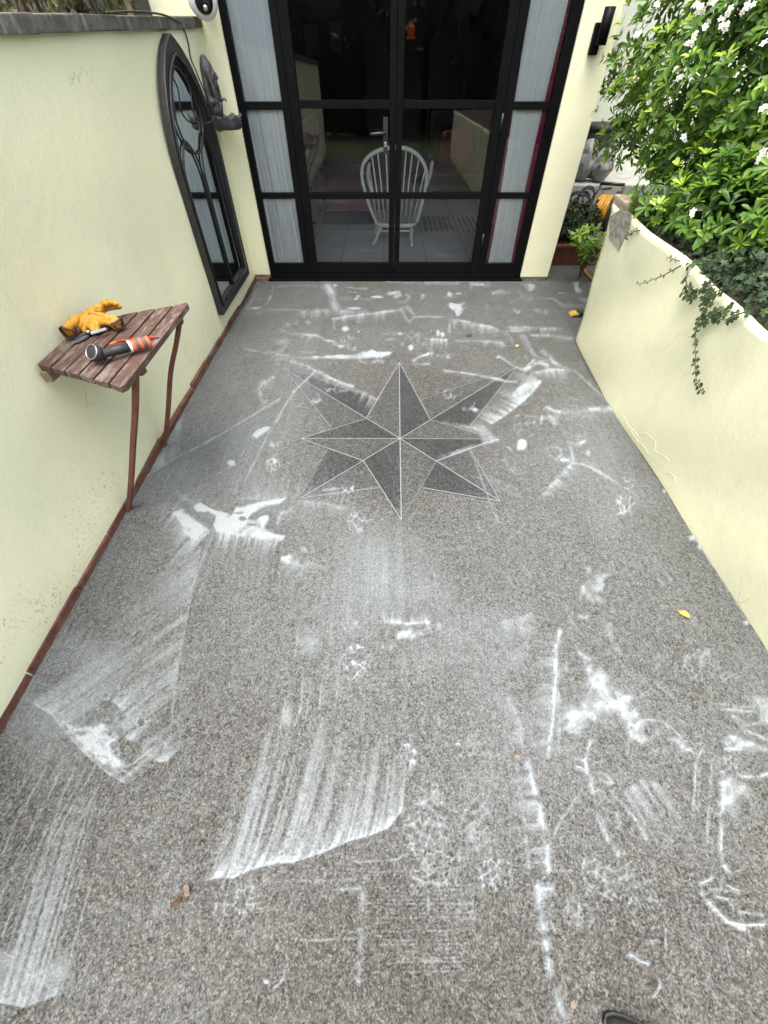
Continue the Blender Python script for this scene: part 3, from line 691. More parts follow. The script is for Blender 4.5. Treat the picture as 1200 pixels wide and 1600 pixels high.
for k_, (dy_, L_) in enumerate(((-.010,.026),(-.004,.030),(.002,.029),(.008,.024))):
    hh.tube(smooth([(BX+.104, BY-.022+dy_, 1.287), (BX+.104+L_*.55, BY-.022+dy_, 1.290), (BX+.104+L_*.95, BY-.022+dy_, 1.276)], 3), [.0042]*4+[.0038]*3, 8)
hh.tube(smooth([(BX+.088, BY-.034, 1.287), (BX+.096, BY-.040, 1.296), (BX+.106, BY-.040, 1.298)], 3), .0042, 8)
hh.build('raised_hand', M['bronze'], bs)
bc = on_y(*crop3(405, 1400), 4.25); rb = (on_y(*crop3(568, 1330), 4.25).x - on_y(*crop3(238, 1330), 4.25).x)/2
zt, zb = on_y(*crop3(400, 1315), 4.25).z, on_y(*crop3(400, 1470), 4.25).z
b = MB(); N = 48; prof = [(.80, zb, 0), (.93, zb+.012, 0), (.97, (zt+zb)/2, 0), (1.0, zt-.012, .4), (1.05, zt, 1), (.93, zt-.006, 1), (.85, (zt+zb)/2, 0), (.6, zb+.03, 0)]
vs = []
for r_, z, sc_ in prof:
    for j in range(N):
        q = 2*math.pi*j/N; f_ = 1 + .05*sc_*math.cos(q*9); vs.append((bc.x + rb*r_*f_*math.cos(q), 4.25 + .105*r_*f_*math.sin(q), z + .010*sc_*math.cos(q*9)))
b.add(vs, [(i*N+j, i*N+(j+1) % N, (i+1)*N+(j+1) % N, (i+1)*N+j) for i in range(len(prof)-1) for j in range(N)] + [list(range(N))[::-1], [(len(prof)-1)*N+j for j in range(N)]], 0, True)
b.build('basin', M['bronze'], bs)

# ------------------------------------------------------------------ security camera and the loose cable
sc_ = thing('security_camera', 'white dome security camera at the top of the wall corner', 'security camera', (-1.22, 4.33, 1.73))
cc = on_y(316, -2, 4.30); ax = (Vector((0, 0, 1.5)) - cc).normalized() + Vector((.12, 0, -.25)); ax.normalize()
MB().lathe([(.06,-.06),(.085,-.05),(.096,-.01),(.092,.026),(.078,.047),(.058,.054)], cc, ax, 28).build('housing', M['white'], sc_)
MB().lathe([(.059,.051),(.054,.064),(.037,.075),(0,.079)], cc, ax, 24).build('lens_dome', M['lens'], sc_)
MB().lathe([(.016,.0),(.014,.006),(0,.007)], cc + ax*.079 + Vector((0,0,-.02)), ax, 14).build('lens', M['chrome'], sc_)
MB().tube([cc - ax*.06, (cc.x-.02, DY+.02, cc.z+.09)], .035, 14).build('bracket', M['white'], sc_)
cab = [on_x(165,20,XL+.03), on_x(215,18,XL+.03), on_x(258,24,XL+.03), on_x(282,38,XL+.02), on_x(293,62,XL+.012), on_x(298,90,XL+.012), on_x(308,115,XL+.05), on_x(318,140,XL+.055), on_x(331,172,XL+.055), on_x(333,186,XL+.055), on_x(322,193,XL+.055), on_x(309,186,XL+.055), on_x(301,170,XL+.055), on_x(297,140,XL+.055), on_x(288,118,XL+.055)]
tag(MB().tube(smooth(cab, 6), .0045, 8).build('loose_cable', M['rubber']), 'thin black cable drooping from the coping over the arched mirror', 'cable')

# ------------------------------------------------------------------ wall light on the pier
wl = thing('wall_light', 'black cylindrical up and down wall light on the cream pier', 'wall light', (1.53, 4.36, 1.52))
MB().box((1.478, DY-.052, 1.500), (1.542, DY-.0205, 1.650), 0, .010).build('mounting_box', M['black'], wl)
MB().lathe([(.030,1.545),(.036,1.5455),(.036,1.715),(.030,1.7155)], (1.533, DY-.093, 0), (0,0,1), 24).build('cylinder', M['black'], wl)
MB().tube([(1.512, DY-.045, 1.60), (1.528, DY-.080, 1.60)], .014, 10).build('arm', M['black'], wl)

# ------------------------------------------------------------------ slatted wall table and what lies on it
tb = thing('slatted_wall_table', 'worn red slatted half table on two slanting legs fixed to the left wall', 'table', (-1.3, 1.6, 0))
zt = .745; A, Bc, Cf, Dn = Vector((-1.302, 1.385)), Vector((-1.302, 1.735)), Vector((-.909, 1.952)), Vector((-.906, 1.226))
for i in range(6):
    f0, f1 = i/6 + .010, (i+1)/6 - .010
    a, d = A.lerp(Dn, f0), A.lerp(Dn, f1); b_, c_ = Bc.lerp(Cf, f0), Bc.lerp(Cf, f1)
    if i == 5: poly = [(a.x,a.y),(d.x-.012,d.y),(d.x,d.y+.018),(c_.x,c_.y-.018),(c_.x-.012,c_.y),(b_.x,b_.y)]
    else: poly = [(a.x,a.y),(d.x,d.y),(c_.x,c_.y),(b_.x,b_.y)]
    e = rnd.uniform(-.0015, .0015)
    MB().prism(poly, 'z', zt-.024+e, zt+e).build('slat', M['oldpaint'], tb, bevel=.0025)
for y_, x0_, x1_ in ((1.47, -1.296, -.93), (1.80, -1.20, -.93)):
    MB().beam((x0_, y_, zt-.0405), (x1_, y_ + (.06 if y_ > 1.6 else -.06), zt-.0405), .034, .030).build('batten', M['legpaint'], tb)
MB().box((XL+.003, 1.37, zt-.068), (XL+.034, 1.76, zt-.0265), 0, .004).build('wall_batten', plain('grey_bare_timber', (.20, .15, .10), .85, .3, 20, bump=.3), tb)
for top, mid, bot in ((Vector((-.922,1.338,.722)), Vector((-1.085,1.335,.40)), Vector((-1.284,1.302,.006))), (Vector((-.940,1.892,.722)), Vector((-1.090,1.855,.44)), Vector((-1.284,1.800,.006)))):
    P = smooth([top, top.lerp(mid, .5)+Vector((.010,0,.012)), mid, mid.lerp(bot, .5)+Vector((.008,0,.010)), bot], 5)
    b = MB(); vs = []
    for i, p in enumerate(P):
        d = (P[min(i+1, len(P)-1)] - P[max(i-1, 0)]).normalized(); sd2 = Vector((0,1,0)); u = d.cross(sd2).normalized()
        for sx, sy in ((-1,-1),(1,-1),(1,1),(-1,1)): vs.append(p + sd2*sx*.0125 + u*sy*.009)
    n_ = len(P); b.add(vs, [(i*4+j, i*4+(j+1) % 4, i*4+4+(j+1) % 4, i*4+4+j) for i in range(n_-1) for j in range(4)] + [(3,2,1,0), tuple((n_-1)*4+j for j in range(4))])
    b.build('leg', M['legpaint'], tb)

def glove(label, cuff, wrist, palm, tips, rc_, rw_, rp_, lift):
    fz = lambda p: (p[0], p[1], zt + .010 + (p[2]-zt)*.60)
    cuff, wrist, palm, lift = fz(cuff), fz(wrist), fz(palm), lift*.6; tips = [(fz(a_), fz(b_), r_*.92) for a_, b_, r_ in tips]; rc_, rw_, rp_ = rc_*.84, rw_*.80, rp_*.80
    t_ = thing('work_glove', label, 'glove', (cuff[0], cuff[1], zt), 'pair of yellow leather gloves')
    b = MB(); c, w_, p_ = Vector(cuff), Vector(wrist), Vector(palm)
    d = (c - w_).normalized()
    b.tube(smooth([c, c.lerp(w_, .5)+Vector((0,0,lift)), w_, w_.lerp(p_, .6), p_]), [rc_, rc_*.98, rc_*.95, rc_*.92] + [rc_*.88]*4 + [rw_]*4 + [rp_]*5, 18, flat=.72)
    for tip, bend, r_ in tips:
        tip = Vector(tip); bd = Vector(bend); b.tube(smooth([p_.lerp(w_, .25), bd, tip]), [rp_*.62]*2 + [r_*1.15]*3 + [r_]*3 + [r_*.8], 10); b.ell(tip, (r_*.9,)*3, 10, 6)
    o = remeshed(b, 'leather', M['glove'], .0028, .015, .042, 4); o.parent = t_; o.matrix_parent_inverse = world_inv(t_)
    # brown lined mouth of the cuff
    u = d.orthogonal().normalized(); v = d.cross(u)
    m = MB(); n = 22; rings = []
    for rr2, off in ((rc_*1.02, -.004), (rc_*1.06, .004), (rc_*1.0, .010), (rc_*.88, .004), (rc_*.78, -.020), (.001, -.024)):
        rings.append((rr2, off))
    vs = []
    q0 = None
    for rr2, off in rings:
        for j in range(n):
            a = 2*math.pi*j/n; wv = 1 + .10*math.sin(3*a+1) + .06*math.sin(5*a); pt = (u*math.cos(a) + v*math.sin(a)); pt.z *= .74
            vs.append(c + d*(off+.004*math.sin(2*a)) + pt*rr2*wv)
    m.add(vs, [(i*n+j, i*n+(j+1) % n, (i+1)*n+(j+1) % n, (i+1)*n+j) for i in range(len(rings)-1) for j in range(n)], 0, True)
    m.build('cuff_lining', M['lining'], t_)
glove('yellow leather work glove with its brown lined cuff turned to the wall', (-1.262, 1.572, .785), (-1.245, 1.66, .800), (-1.205, 1.74, .815),
      [((-1.165,1.745,.845),(-1.185,1.76,.84),.013), ((-1.145,1.775,.825),(-1.18,1.78,.83),.013), ((-1.19,1.80,.80),(-1.2,1.78,.81),.013), ((-1.155,1.80,.79),(-1.18,1.79,.80),.012), ((-1.16,1.69,.80),(-1.20,1.68,.83),.013)], .036, .034, .036, .016)
glove('yellow leather work glove with its brown lined cuff towards the table middle', (-1.098, 1.655, .776), (-1.165, 1.668, .785), (-1.205, 1.665, .800),
      [((-1.235,1.615,.775),(-1.225,1.64,.815),.012), ((-1.215,1.60,.768),(-1.212,1.63,.80),.012), ((-1.185,1.61,.765),(-1.195,1.63,.79),.012), ((-1.245,1.65,.80),(-1.235,1.66,.82),.012), ((-1.165,1.615,.764),(-1.175,1.635,.785),.012)], .030, .028, .032, .010)
# secateurs
sx_ = thing('secateurs', 'pruning secateurs with grey metal jaws half under the gloves', 'secateurs', (-1.18, 1.57, zt))
def zp(px, py, z): return on_z(px, py, z)
h1 = [zp(135,522,.757), zp(150,519,.757), zp(162,515,.757), zp(174,511,.756)]; MB().tube(smooth(h1), [.008]*4+[.009]*6+[.0085]*3, 10, flat=.7).build('handle', M['rubber'], sx_)
h2 = [zp(133,518,.766), zp(128,510,.768), zp(133,502,.768)]; MB().tube(smooth(h2), .009, 10, flat=.7).build('handle', M['steel'], sx_)
bl = [zp(p[0], p[1], .752) for p in ((133,519),(141,524),(134,529),(124,534),(112,538),(117,532),(124,526))]
b = MB(); n_ = len(bl); b.add(bl + [p + Vector((0,0,.005)) for p in bl], [list(range(n_))[::-1], list(range(n_, 2*n_))] + [(i, (i+1) % n_, n_+(i+1) % n_, n_+i) for i in range(n_)]); b.build('blade', M['steel'], sx_)
MB().tube(smooth([zp(140,522,.760), zp(132,522,.760), zp(122,527,.757), zp(116,533,.755)]), .0055, 8).build('anvil', M['iron'], sx_)
MB().lathe([(.010,0),(.010,.012),(.006,.014)], zp(139,521,.758), (0,0,1), 14).build('pivot', M['chrome'], sx_)
MB().tube(smooth([zp(142,521,.772), zp(152,518,.773), zp(166,514,.770)]), .007, 10, flat=.6).build('grip', plain('grey_grip', (.28,.29,.30), .5, .1, 30), sx_)
# hose nozzle
hn = thing('hose_nozzle', 'black hose spray nozzle with round head and orange banded grip lying on the table', 'hose nozzle', (-1.0, 1.46, zt))
p0, p1 = zp(149,556,.779), zp(234,533,.773); dx = (p1-p0).normalized(); Ln = (p1-p0).length
axh = Vector((-.30, -.66, .68)).normalized(); p0h = p0 + Vector((-.002, .004, .010))
MB().lathe([(.0,-.010),(.024,-.009),(.030,-.004),(.031,.006),(.027,.018),(.017,.034),(.0145,.040)][::1], p0h, -axh, 28).build('spray_head', M['rubber'], hn)
hu = axh.orthogonal().normalized(); hv = axh.cross(hu)
MB().tube([p0h + axh*.009 + (hu*math.cos(a)+hv*math.sin(a))*.0265 for a in np.linspace(0, 2*math.pi, 28, endpoint=False)], .0018, 8, closed=True).build('head_ring', M['steel'], hn)
MB().tube(smooth([p0h - axh*.020, p0 + dx*.030 + Vector((0,0,.0)), p0 + dx*.062]), [.015]*5+[.0155]*4, 14).build('neck', M['rubber'], hn)
MB().lathe([(.0145,.0505),(.0165,.06),(.0175,.085),(.0175,Ln*.60)], p0, dx, 20).build('barrel', M['rubber'], hn)
MB().lathe([(.019,Ln*.602),(.0215,Ln*.61),(.0215,Ln*.645),(.0195,Ln*.652)], p0, dx, 20).build('collar', M['white'], hn)
for i in range(5):
    a0 = Ln*(.655 + i*.068); MB().lathe([(.0195,a0),(.0205,a0+.001),(.0205,a0+Ln*.064),(.0195,a0+Ln*.0665)], p0, dx, 20).build('grip_band', M['orange'] if i % 2 == 0 else plain('grey_rubber', (.10,.10,.10), .6), hn)
MB().tube([p0 + dx*Ln*.30 + Vector((-.004,.012,.020)), p0 + dx*Ln*.42 + Vector((-.004,.012,.024))], .004, 8).build('trigger', M['orange'], hn)
rs_ = thing('red_pencil', 'thin red pencil lying beneath the hose nozzle', 'pencil', (-.98, 1.55, zt))
q0, q1 = zp(183,533,.7505), zp(244,527,.7505); dd = (q1-q0).normalized()
MB().lathe([(.0045,0),(.0045,(q1-q0).length)], q0, dd, 6, smooth=False).build('shaft', M['red'], rs_)
MB().lathe([(.0044,0),(.001,.014),(0,.0145)], q1 + dd*.0004, dd, 6).build('tip', M['leafpale'], rs_)

# ================================================================== PLANTS
def norm(a): return a/np.maximum(np.linalg.norm(a, axis=-1, keepdims=True), 1e-9)
def leaf_geo(P, D, N, L, W, curl=.25, fold=.18):
    """P base, D direction, N face normal, L length, W width -> vertices (n*8,3), quads/tri as quads"""
    n = len(P); D = norm(D); Sd = norm(np.cross(D, N)); N = norm(np.cross(Sd, D)); L = L[:, None]; W = W[:, None]
    def at(t, wf, s):
        c = P + D*L*t - N*L*curl*t*t
        return c + Sd*W*wf*.5*s + N*W*fold*abs(s)*wf
    V = np.stack([at(0, .12, -1), at(0, .12, 1), at(.38, .62, -1), at(.38, 0, 0) , at(.38, .62, 1), at(.72, 1, -1), at(.72, 0, 0), at(.72, 1, 1), at(1, .0, 0), at(.92, .62, -1), at(.92, .62, 1)], 1)
    q = np.array([[0,3,2,2],[0,1,3,3],[1,4,3,3],[2,3,6,5],[3,4,7,6],[5,6,8,9],[6,7,10,8]])
    tri = np.array([[0,3,2],[0,1,3],[1,4,3],[2,3,6],[2,6,5],[3,4,7],[3,7,6],[5,6,8],[5,8,9],[6,7,10],[6,10,8]])
    Q = (np.arange(n)[:, None, None]*11 + tri[None]).reshape(-1, 3)
    return V.reshape(-1, 3), Q
def leaves(name, P, D, N, L, W, tone, mat, parent=None, curl=.25, fold=.18):
    V, Q = leaf_geo(P, D, N, L, W, curl, fold)
    return np_mesh(name, V, Q, mat, parent, {'tone': np.repeat(np.clip(tone, 0, 1), 11)}, True)
def rand_unit(n): return norm(rng.normal(size=(n, 3)))
def whorls(P, Ax, cnt, L, W, tone, spread=(.75, 1.25)):
    """rosettes of leaves about axis Ax at P"""
    Ax = norm(Ax); U = norm(np.cross(Ax, rand_unit(len(P)))); Vv = np.cross(Ax, U); oP, oD, oN, oL, oW, oT = [], [], [], [], [], []
    for j in range(cnt):
        a = 2*np.pi*j/cnt + rng.uniform(-.35, .35, len(P)); r = U*np.cos(a)[:, None] + Vv*np.sin(a)[:, None]
        s = rng.uniform(*spread, len(P))[:, None]; D = norm(Ax*np.cos(s) + r*np.sin(s)); N = norm(Ax*np.sin(s) - r*np.cos(s) + .15*rand_unit(len(P)))
        k = rng.random(len(P)) < .9; f = rng.uniform(.65, 1.12, len(P))
        oP.append(P[k]); oD.append(D[k]); oN.append(N[k]); oL.append((L*f)[k]); oW.append((W*f)[k]); oT.append((tone + rng.normal(0, .07, len(P)))[k])
    return [np.concatenate(x) for x in (oP, oD, oN, oL, oW, oT)]
def in_ells(P, E, f=1.0): return np.any([(((P-np.array(c))/(np.array(r)*f))**2).sum(1) < 1 for c, r in E], 0)
def ell_surface(E, n, lo, hi, low=-1):
    P, N = [], []
    tot = sum(r[0]*r[1]+r[1]*r[2]+r[0]*r[2] for c, r in E)
    for c, r in E:
        m = int(n*(r[0]*r[1]+r[1]*r[2]+r[0]*r[2])/tot); u = rand_unit(m); s = rng.uniform(lo, hi, m)[:, None]
        lump = 1 + .06*np.sin(u[:, :1]*7+c[0]*9) * np.sin(u[:, 1:2]*6+c[1]*5) + .05*np.sin(u[:, 2:]*11+u[:, :1]*5)
        P.append(np.array(c) + u*np.array(r)*s*lump); N.append(norm(u/np.array(r)))
    return np.concatenate(P), np.concatenate(N)

# ---- the big flowering shrub over the right wall
sh = thing('flowering_shrub', 'large glossy evergreen shrub with white flowers growing over the right wall', 'shrub', (2.3, 3.0, .85))
E_ = [((2.28, 3.72, 1.45), (.78, .58, .80)), ((2.22, 3.10, 1.45), (.74, .72, .66)), ((2.38, 2.62, 1.42), (.76, .55, .62)), ((2.75, 3.2, 1.95), (.95, .95, .75)), ((2.85, 2.3, 1.5), (.85, .6, .75)), ((2.55, 3.6, 2.1), (.8, .7, .7)), ((1.98, 2.72, 1.08), (.42, .55, .24)), ((2.12, 2.2, 1.18), (.42, .36, .30)), ((1.80, 2.86, .96), (.33, .36, .16)), ((1.82, 2.42, .98), (.34, .36, .17)), ((1.95, 2.05, 1.02), (.32, .28, .16))]
def keep(P):
    zmin = np.where(P[:, 1] > 3.0, .97 + .12*np.clip(2.0-P[:, 0], 0, 1), .875)
    return (P[:, 2] > zmin) & (P[:, 0] > 1.50 - .10*np.clip((P[:, 1]-2.2), 0, .8)) & (P[:, 1] < 4.33)
def outer_only(P, E, f=.93): return ~np.any([(((P-np.array(c))/(np.array(r)*f))**2).sum(1) < .93**2 for c, r in E], 0)
# inner dark foliage
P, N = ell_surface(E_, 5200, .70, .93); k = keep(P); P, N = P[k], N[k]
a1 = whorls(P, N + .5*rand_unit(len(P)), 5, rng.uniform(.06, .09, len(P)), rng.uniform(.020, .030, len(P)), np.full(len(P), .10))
# outer mature whorls
P, N = ell_surface(E_, 11000, .86, 1.06); k = keep(P) & outer_only(P, E_); P, N = P[k], N[k]
a2 = whorls(P, N*.8 + np.array([0, 0, .45]) + .35*rand_unit(len(P)), 7, rng.uniform(.042, .070, len(P)), rng.uniform(.015, .024, len(P)), np.clip(rng.normal(.36, .17, len(P)), .05, .7), (.7, 1.35))
# bright new growth, in patches
P, N = ell_surface(E_, 4400, .97, 1.10); cl = np.sin(P[:, 0]*8+1)*np.sin(P[:, 1]*9)*np.sin(P[:, 2]*8+2) + .45*rng.normal(size=len(P))
k = keep(P) & outer_only(P, E_) & (cl > .02); P, N = P[k], N[k]
a3 = whorls(P, N*.65 + np.array([0, 0, .8]) + .25*rand_unit(len(P)), 7, rng.uniform(.042, .068, len(P)), rng.uniform(.014, .022, len(P)), rng.uniform(.60, .98, len(P)), (.55, 1.15))
A_ = [np.concatenate(x) for x in zip(a1, a2, a3)]
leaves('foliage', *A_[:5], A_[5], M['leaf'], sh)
b = MB()
for i in range(60):
    c, r = E_[i % len(E_)]; q = Vector(rand_unit(1)[0]); e = Vector(c) + Vector((q.x*r[0], q.y*r[1], abs(q.z)*r[2]))*.9
    if e.x < 1.55 or e.y > 4.3: continue
    s0 = Vector((2.2 + rnd.uniform(-.3, .5), 2.9 + rnd.uniform(-.4, .4), .82)); m_ = s0.lerp(e, .5) + Vector((rnd.uniform(-.08,.08), rnd.uniform(-.08,.08), .05))
    b.tube(smooth([s0, m_, e], 4), [.014,.013,.012,.011,.009,.007,.006,.005,.004], 6)
b.build('branches', M['bark'], sh)
# flower clusters where the photo shows them
def hit(px, py):
    d = Vector(ray(px, py)); o_ = Vector((0, 0, CAM_H)); best = None
    for c, r in E_:
        oc = Vector([(o_[i]-c[i])/r[i] for i in range(3)]); dd_ = Vector([d[i]/r[i] for i in range(3)])
        A2 = dd_.dot(dd_); B2 = 2*oc.dot(dd_); C2 = oc.dot(oc) - 1.06**2; D2 = B2*B2 - 4*A2*C2
        if D2 > 0:
            t = (-B2 - math.sqrt(D2))/(2*A2)
            if best is None or t < best: best = t
    return o_ + d*best if best else None
def flower_cluster(pos, n, r, parent):
    b = MB(); to = (Vector((0, -.3, 1.9)) - pos).normalized(); n = max(2, int(n*.55)); r *= .6; root = pos - to*.05
    for i in range(n):
        c = pos + Vector((rnd.gauss(0, r), rnd.gauss(0, r), rnd.gauss(0, r*.8))); ax = (to + Vector((rnd.uniform(-.6,.6), rnd.uniform(-.6,.6), rnd.uniform(-.3,.6)))).normalized()
        u = ax.orthogonal().normalized(); v = ax.cross(u); s = rnd.uniform(.0085, .012); ph = rnd.random()*6
        for k in range(5):
            a = ph + k*2*math.pi/5; d1 = u*math.cos(a)+v*math.sin(a); sd_ = ax.cross(d1)
            b.add([c, c + d1*s*.6 - sd_*s*.42 + ax*s*.15, c + d1*s*1.25 - sd_*s*.25 + ax*s*.1, c + d1*s*1.25 + sd_*s*.25 + ax*s*.1, c + d1*s*.6 + sd_*s*.42 + ax*s*.15], [(0,1,2,3,4)], 0)
        b.ell(c + ax*.003, (.003,)*3, 6, 4, 1); b.tube([c, c.lerp(root, .5) + ax*-.004, root], .0012, 4, 2)
    b.build('flower_cluster', [M['petal'], M['bristle'], M['ivyleaf']], parent)
for px, py, n, r in [(1093,9,16,.030),(1116,4,8,.02),(1133,23,9,.020),(1132,38,7,.016),(1169,10,9,.018),(1101,42,8,.017),(1086,56,9,.018),(1078,68,5,.012),(997,53,8,.020),(995,124,10,.022),(1015,204,8,.018),(1073,216,4,.012),(1043,164,5,.012),(1198,167,8,.016),(1192,243,14,.022),(1083,332,7,.014),(1092,379,6,.012),(1011,160,3,.01),(1150,112,3,.01),(1024,8,6,.018),(1194,60,5,.014),(1060,120,3,.01)]:
    h_ = hit(px, py)
    if h_: flower_cluster(h_, n if py < 80 or px > 1180 else n*.6, r, sh)

# ---- ivy on top of the right wall and its trails
iv = thing('ivy', 'dark ivy spilling along the top of the right wall below the shrub', 'ivy', (1.7, 2.0, .85))
IV = [((1.60, 2.10, .855), (.13, .26, .06)), ((1.64, 1.76, .86), (.20, .40, .12)), ((1.80, 1.35, .92), (.30, .45, .18)), ((2.05, 1.75, 1.02), (.35, .5, .22)), ((1.60, 2.68, .87), (.10, .40, .03))]
IV = IV + [((2.1, 1.2, 1.1), (.5, .6, .3))]
P, N = ell_surface(IV, 11000, .45, 1.05); k = (P[:, 2] > .78) & (P[:, 0] > 1.458 + .022*np.sin(P[:, 1]*23) + .015*np.sin(P[:, 1]*61)) ; P, N = P[k], N[k]; n = len(P)
D = norm(rand_unit(n) + np.array([-.5, -.3, -.45])); Nn = norm(N + np.array([-.3, -.2, .6]) + .5*rand_unit(n))
def ivy_leaves(P, D, N, L):
    # lobed leaf: 3 overlapping blades from one point
    Sd = norm(np.cross(D, N)); sets = []
    for ang, f, wf in ((0, 1, .62), (.85, .72, .60), (-.85, .72, .60), (1.9, .42, .7), (-1.9, .42, .7)):
        d = norm(D*math.cos(ang) + Sd*math.sin(ang)); sets.append((P + N*.0006*abs(ang), d, N, L*f, L*f*wf))
    return [np.concatenate([s_[i] for s_ in sets]) for i in range(5)]
L_ = rng.uniform(.014, .030, n); tn = np.clip(rng.normal(.22, .2, n), .0, .9)
g_ = ivy_leaves(P, D, Nn, L_); leaves('foliage', *g_, np.tile(tn, 5), M['ivyleaf'], iv, .15, .05)
def trail(px_pts, name, off, step, lsz, both=True, xoff=None):
    P3 = [on_x(px, py, XR - off) for px, py in px_pts]; S_ = smooth(P3, 5)
    st_ = MB().tube(S_, [.0032 - .0018*i/len(S_) for i in range(len(S_))], 6).build(name, M['bark'], iv)
    pp, dd_, nn, ll = [], [], [], []; acc = 0; side = 1
    for a_, c_ in zip(S_[:-1], S_[1:]):
        acc += (c_-a_).length
        while acc > step:
            acc -= step; side = -side; d0 = (c_-a_).normalized(); up = Vector((-1, 0, 0)); sd_ = d0.cross(up)
            for s_ in ((side, -side) if both and rnd.random() < .35 else (side,)):
                pp.append(c_ + sd_*s_*.006); dd_.append(sd_*s_*1.0 + d0*rnd.uniform(-.2, .6) + up*rnd.uniform(-.1, .4)); nn.append(up + sd_*rnd.uniform(-.7,.7) + Vector((0,0,rnd.uniform(.0,.9)))); ll.append(lsz*rnd.uniform(.7, 1.25))
    if pp:
        pp, dd_, nn = (np.array([tuple(v) for v in x]) for x in (pp, dd_, nn)); dd_ = norm(dd_); nn = norm(nn - dd_*(nn*dd_).sum(1)[:, None]); ll = np.array(ll)
        g_ = ivy_leaves(pp, dd_, nn, ll); leaves('trail_leaves', *g_, np.tile(np.clip(rng.normal(.45, .15, len(pp)), .1, .9), 5), M['ivyleaf'], st_, .1, .05)
trail([(1075,425),(1072,440),(1078,455),(1083,468)], 'trailing_stem', .03, .014, .022)
trail([(1128,450),(1112,472),(1100,485),(1092,502),(1087,520),(1086,540),(1087,560),(1086,575),(1088,592),(1093,605),(1097,617)], 'trailing_stem', .05, .017, .017)
trail([(1140,478),(1128,486),(1115,492),(1104,500),(1096,503)], 'trailing_stem', .035, .016, .024)
trail([(1064,415),(1050,423),(1035,431),(1020,437),(1007,442),(994,444)], 'trailing_stem', .018, .035, .009, False)
trail([(1062,408),(1052,405),(1042,402)], 'trailing_stem', .012, .02, .009, False)
trail([(1000,360),(990,362),(982,367),(978,374)], 'trailing_stem', .02, .014, .012)
trail([(1118,445),(1105,448),(1094,452),(1084,462),(1070,460),(1066,452)], 'trailing_stem', .04, .016, .020)
trail([(1120,455),(1108,462),(1100,470),(1097,478)], 'trailing_stem', .05, .010, .024)
trail([(1162,488),(1145,494),(1133,500),(1120,497)], 'trailing_stem', .03, .022, .018)
# ---- feathery fine-leaved plant at the right edge
fp = thing('feathery_shrub', 'fine leaved feathery green plant at the right edge above the ivy', 'shrub', (1.95, 1.9, 1.0))
n = 2400; c0 = np.array([1.90, 2.02, 1.12]); P = c0 + rng.normal(size=(n, 3))*np.array([.13, .13, .07]); P = P[P[:, 0] > 1.70]; n = len(P)
leaves('foliage', P, norm(np.array([-.6, -.3, .35]) + .6*rand_unit(n)), norm(np.array([-.2, -.4, 1]) + .4*rand_unit(n)), rng.uniform(.04, .08, n), rng.uniform(.004, .007, n), np.clip(rng.normal(.6, .2, n), 0, 1), M['hedgeleaf'], fp)
b = MB()
for i in range(14):
    e = Vector(c0) + Vector((rnd.gauss(0,.1), rnd.gauss(0,.1), rnd.uniform(-.02,.06))); b.tube([(1.98, 2.0, .86), (1.95, 2.0, .98), tuple(e)], [.006,.005,.003], 6)
b.build('stems', M['bark'], fp)

# ---- hedge, post and twigs on the bank above the left wall
def bush(name, lab, cat, E, n, cnt, L, W, tones, mat, stems, group=None, smin=.75, core=False):
    t_ = thing(name, lab, cat, (E[0][0][0], E[0][0][1], E[0][0][2]-E[0][1][2]), group)
    P, N = ell_surface(E, n, smin, 1.05); P = P[P[:, 2] > E[0][0][2]-E[0][1][2]*1.0]; m = len(P); N = norm(P - np.array(E[0][0]))
    g = whorls(P, N + .8*rand_unit(m) + np.array([0,0,.3]), cnt, rng.uniform(L*.7, L*1.2, m), rng.uniform(W*.7, W*1.2, m), rng.uniform(*tones, m), (.5, 1.4))
    leaves('foliage', *g[:5], g[5], mat, t_); b = MB()
    for i in range(stems):
        c, r = E[i % len(E)]; q = Vector(rand_unit(1)[0]); e = Vector(c) + Vector((q.x*r[0], q.y*r[1], abs(q.z)*r[2]))*.92
        s0 = Vector((c[0] + rnd.uniform(-.15,.15), c[1]+rnd.uniform(-.3,.3)*r[1], E[0][0][2]-E[0][1][2]*1.0)); b.tube(smooth([s0, s0.lerp(e,.5)+Vector((rnd.uniform(-.05,.05), rnd.uniform(-.05,.05), .02)), e], 3), [.012,.011,.010,.008,.007,.005,.004], 6)
    b.build('stems', M['bark'], t_)
    if core:
        b = MB()
        for c, r in E: b.ell(c, tuple(x*.90 for x in r), 24, 14)
        b.build('sky_blocking_core', M['darkleaf'], t_)  # solid core added so no sky shows through in reflections
    return t_
bush('hedge', 'twiggy olive green hedge on the bank above the dark coping', 'hedge', [((-2.02, 2.6, 1.95), (.38, .6, .42)), ((-2.0, 3.5, 2.0), (.36, .7, .45)), ((-1.95, 4.25, 1.98), (.33, .5, .42)), ((-2.3, 3.2, 2.5), (.5, 1.6, .6))], 2900, 5, .05, .018, (.25, 1.0), M['hedgeleaf'], 46)
bush('ivy_clump', 'brighter leafy clump at the far left end of the coping', 'bush', [((-1.85, 2.08, 1.80), (.25, .20, .22))], 260, 6, .055, .026, (.35, .95), M['leaf'], 8)
tag(MB().tube(smooth([on_x(212,60,-1.62), on_x(204,22,-1.66), on_x(196,-6,-1.70), on_x(186,-60,-1.78)], 4), .022, 10).build('wooden_post', M['bark']), 'grey leaning branch rising behind the coping before the hedge', 'branch')

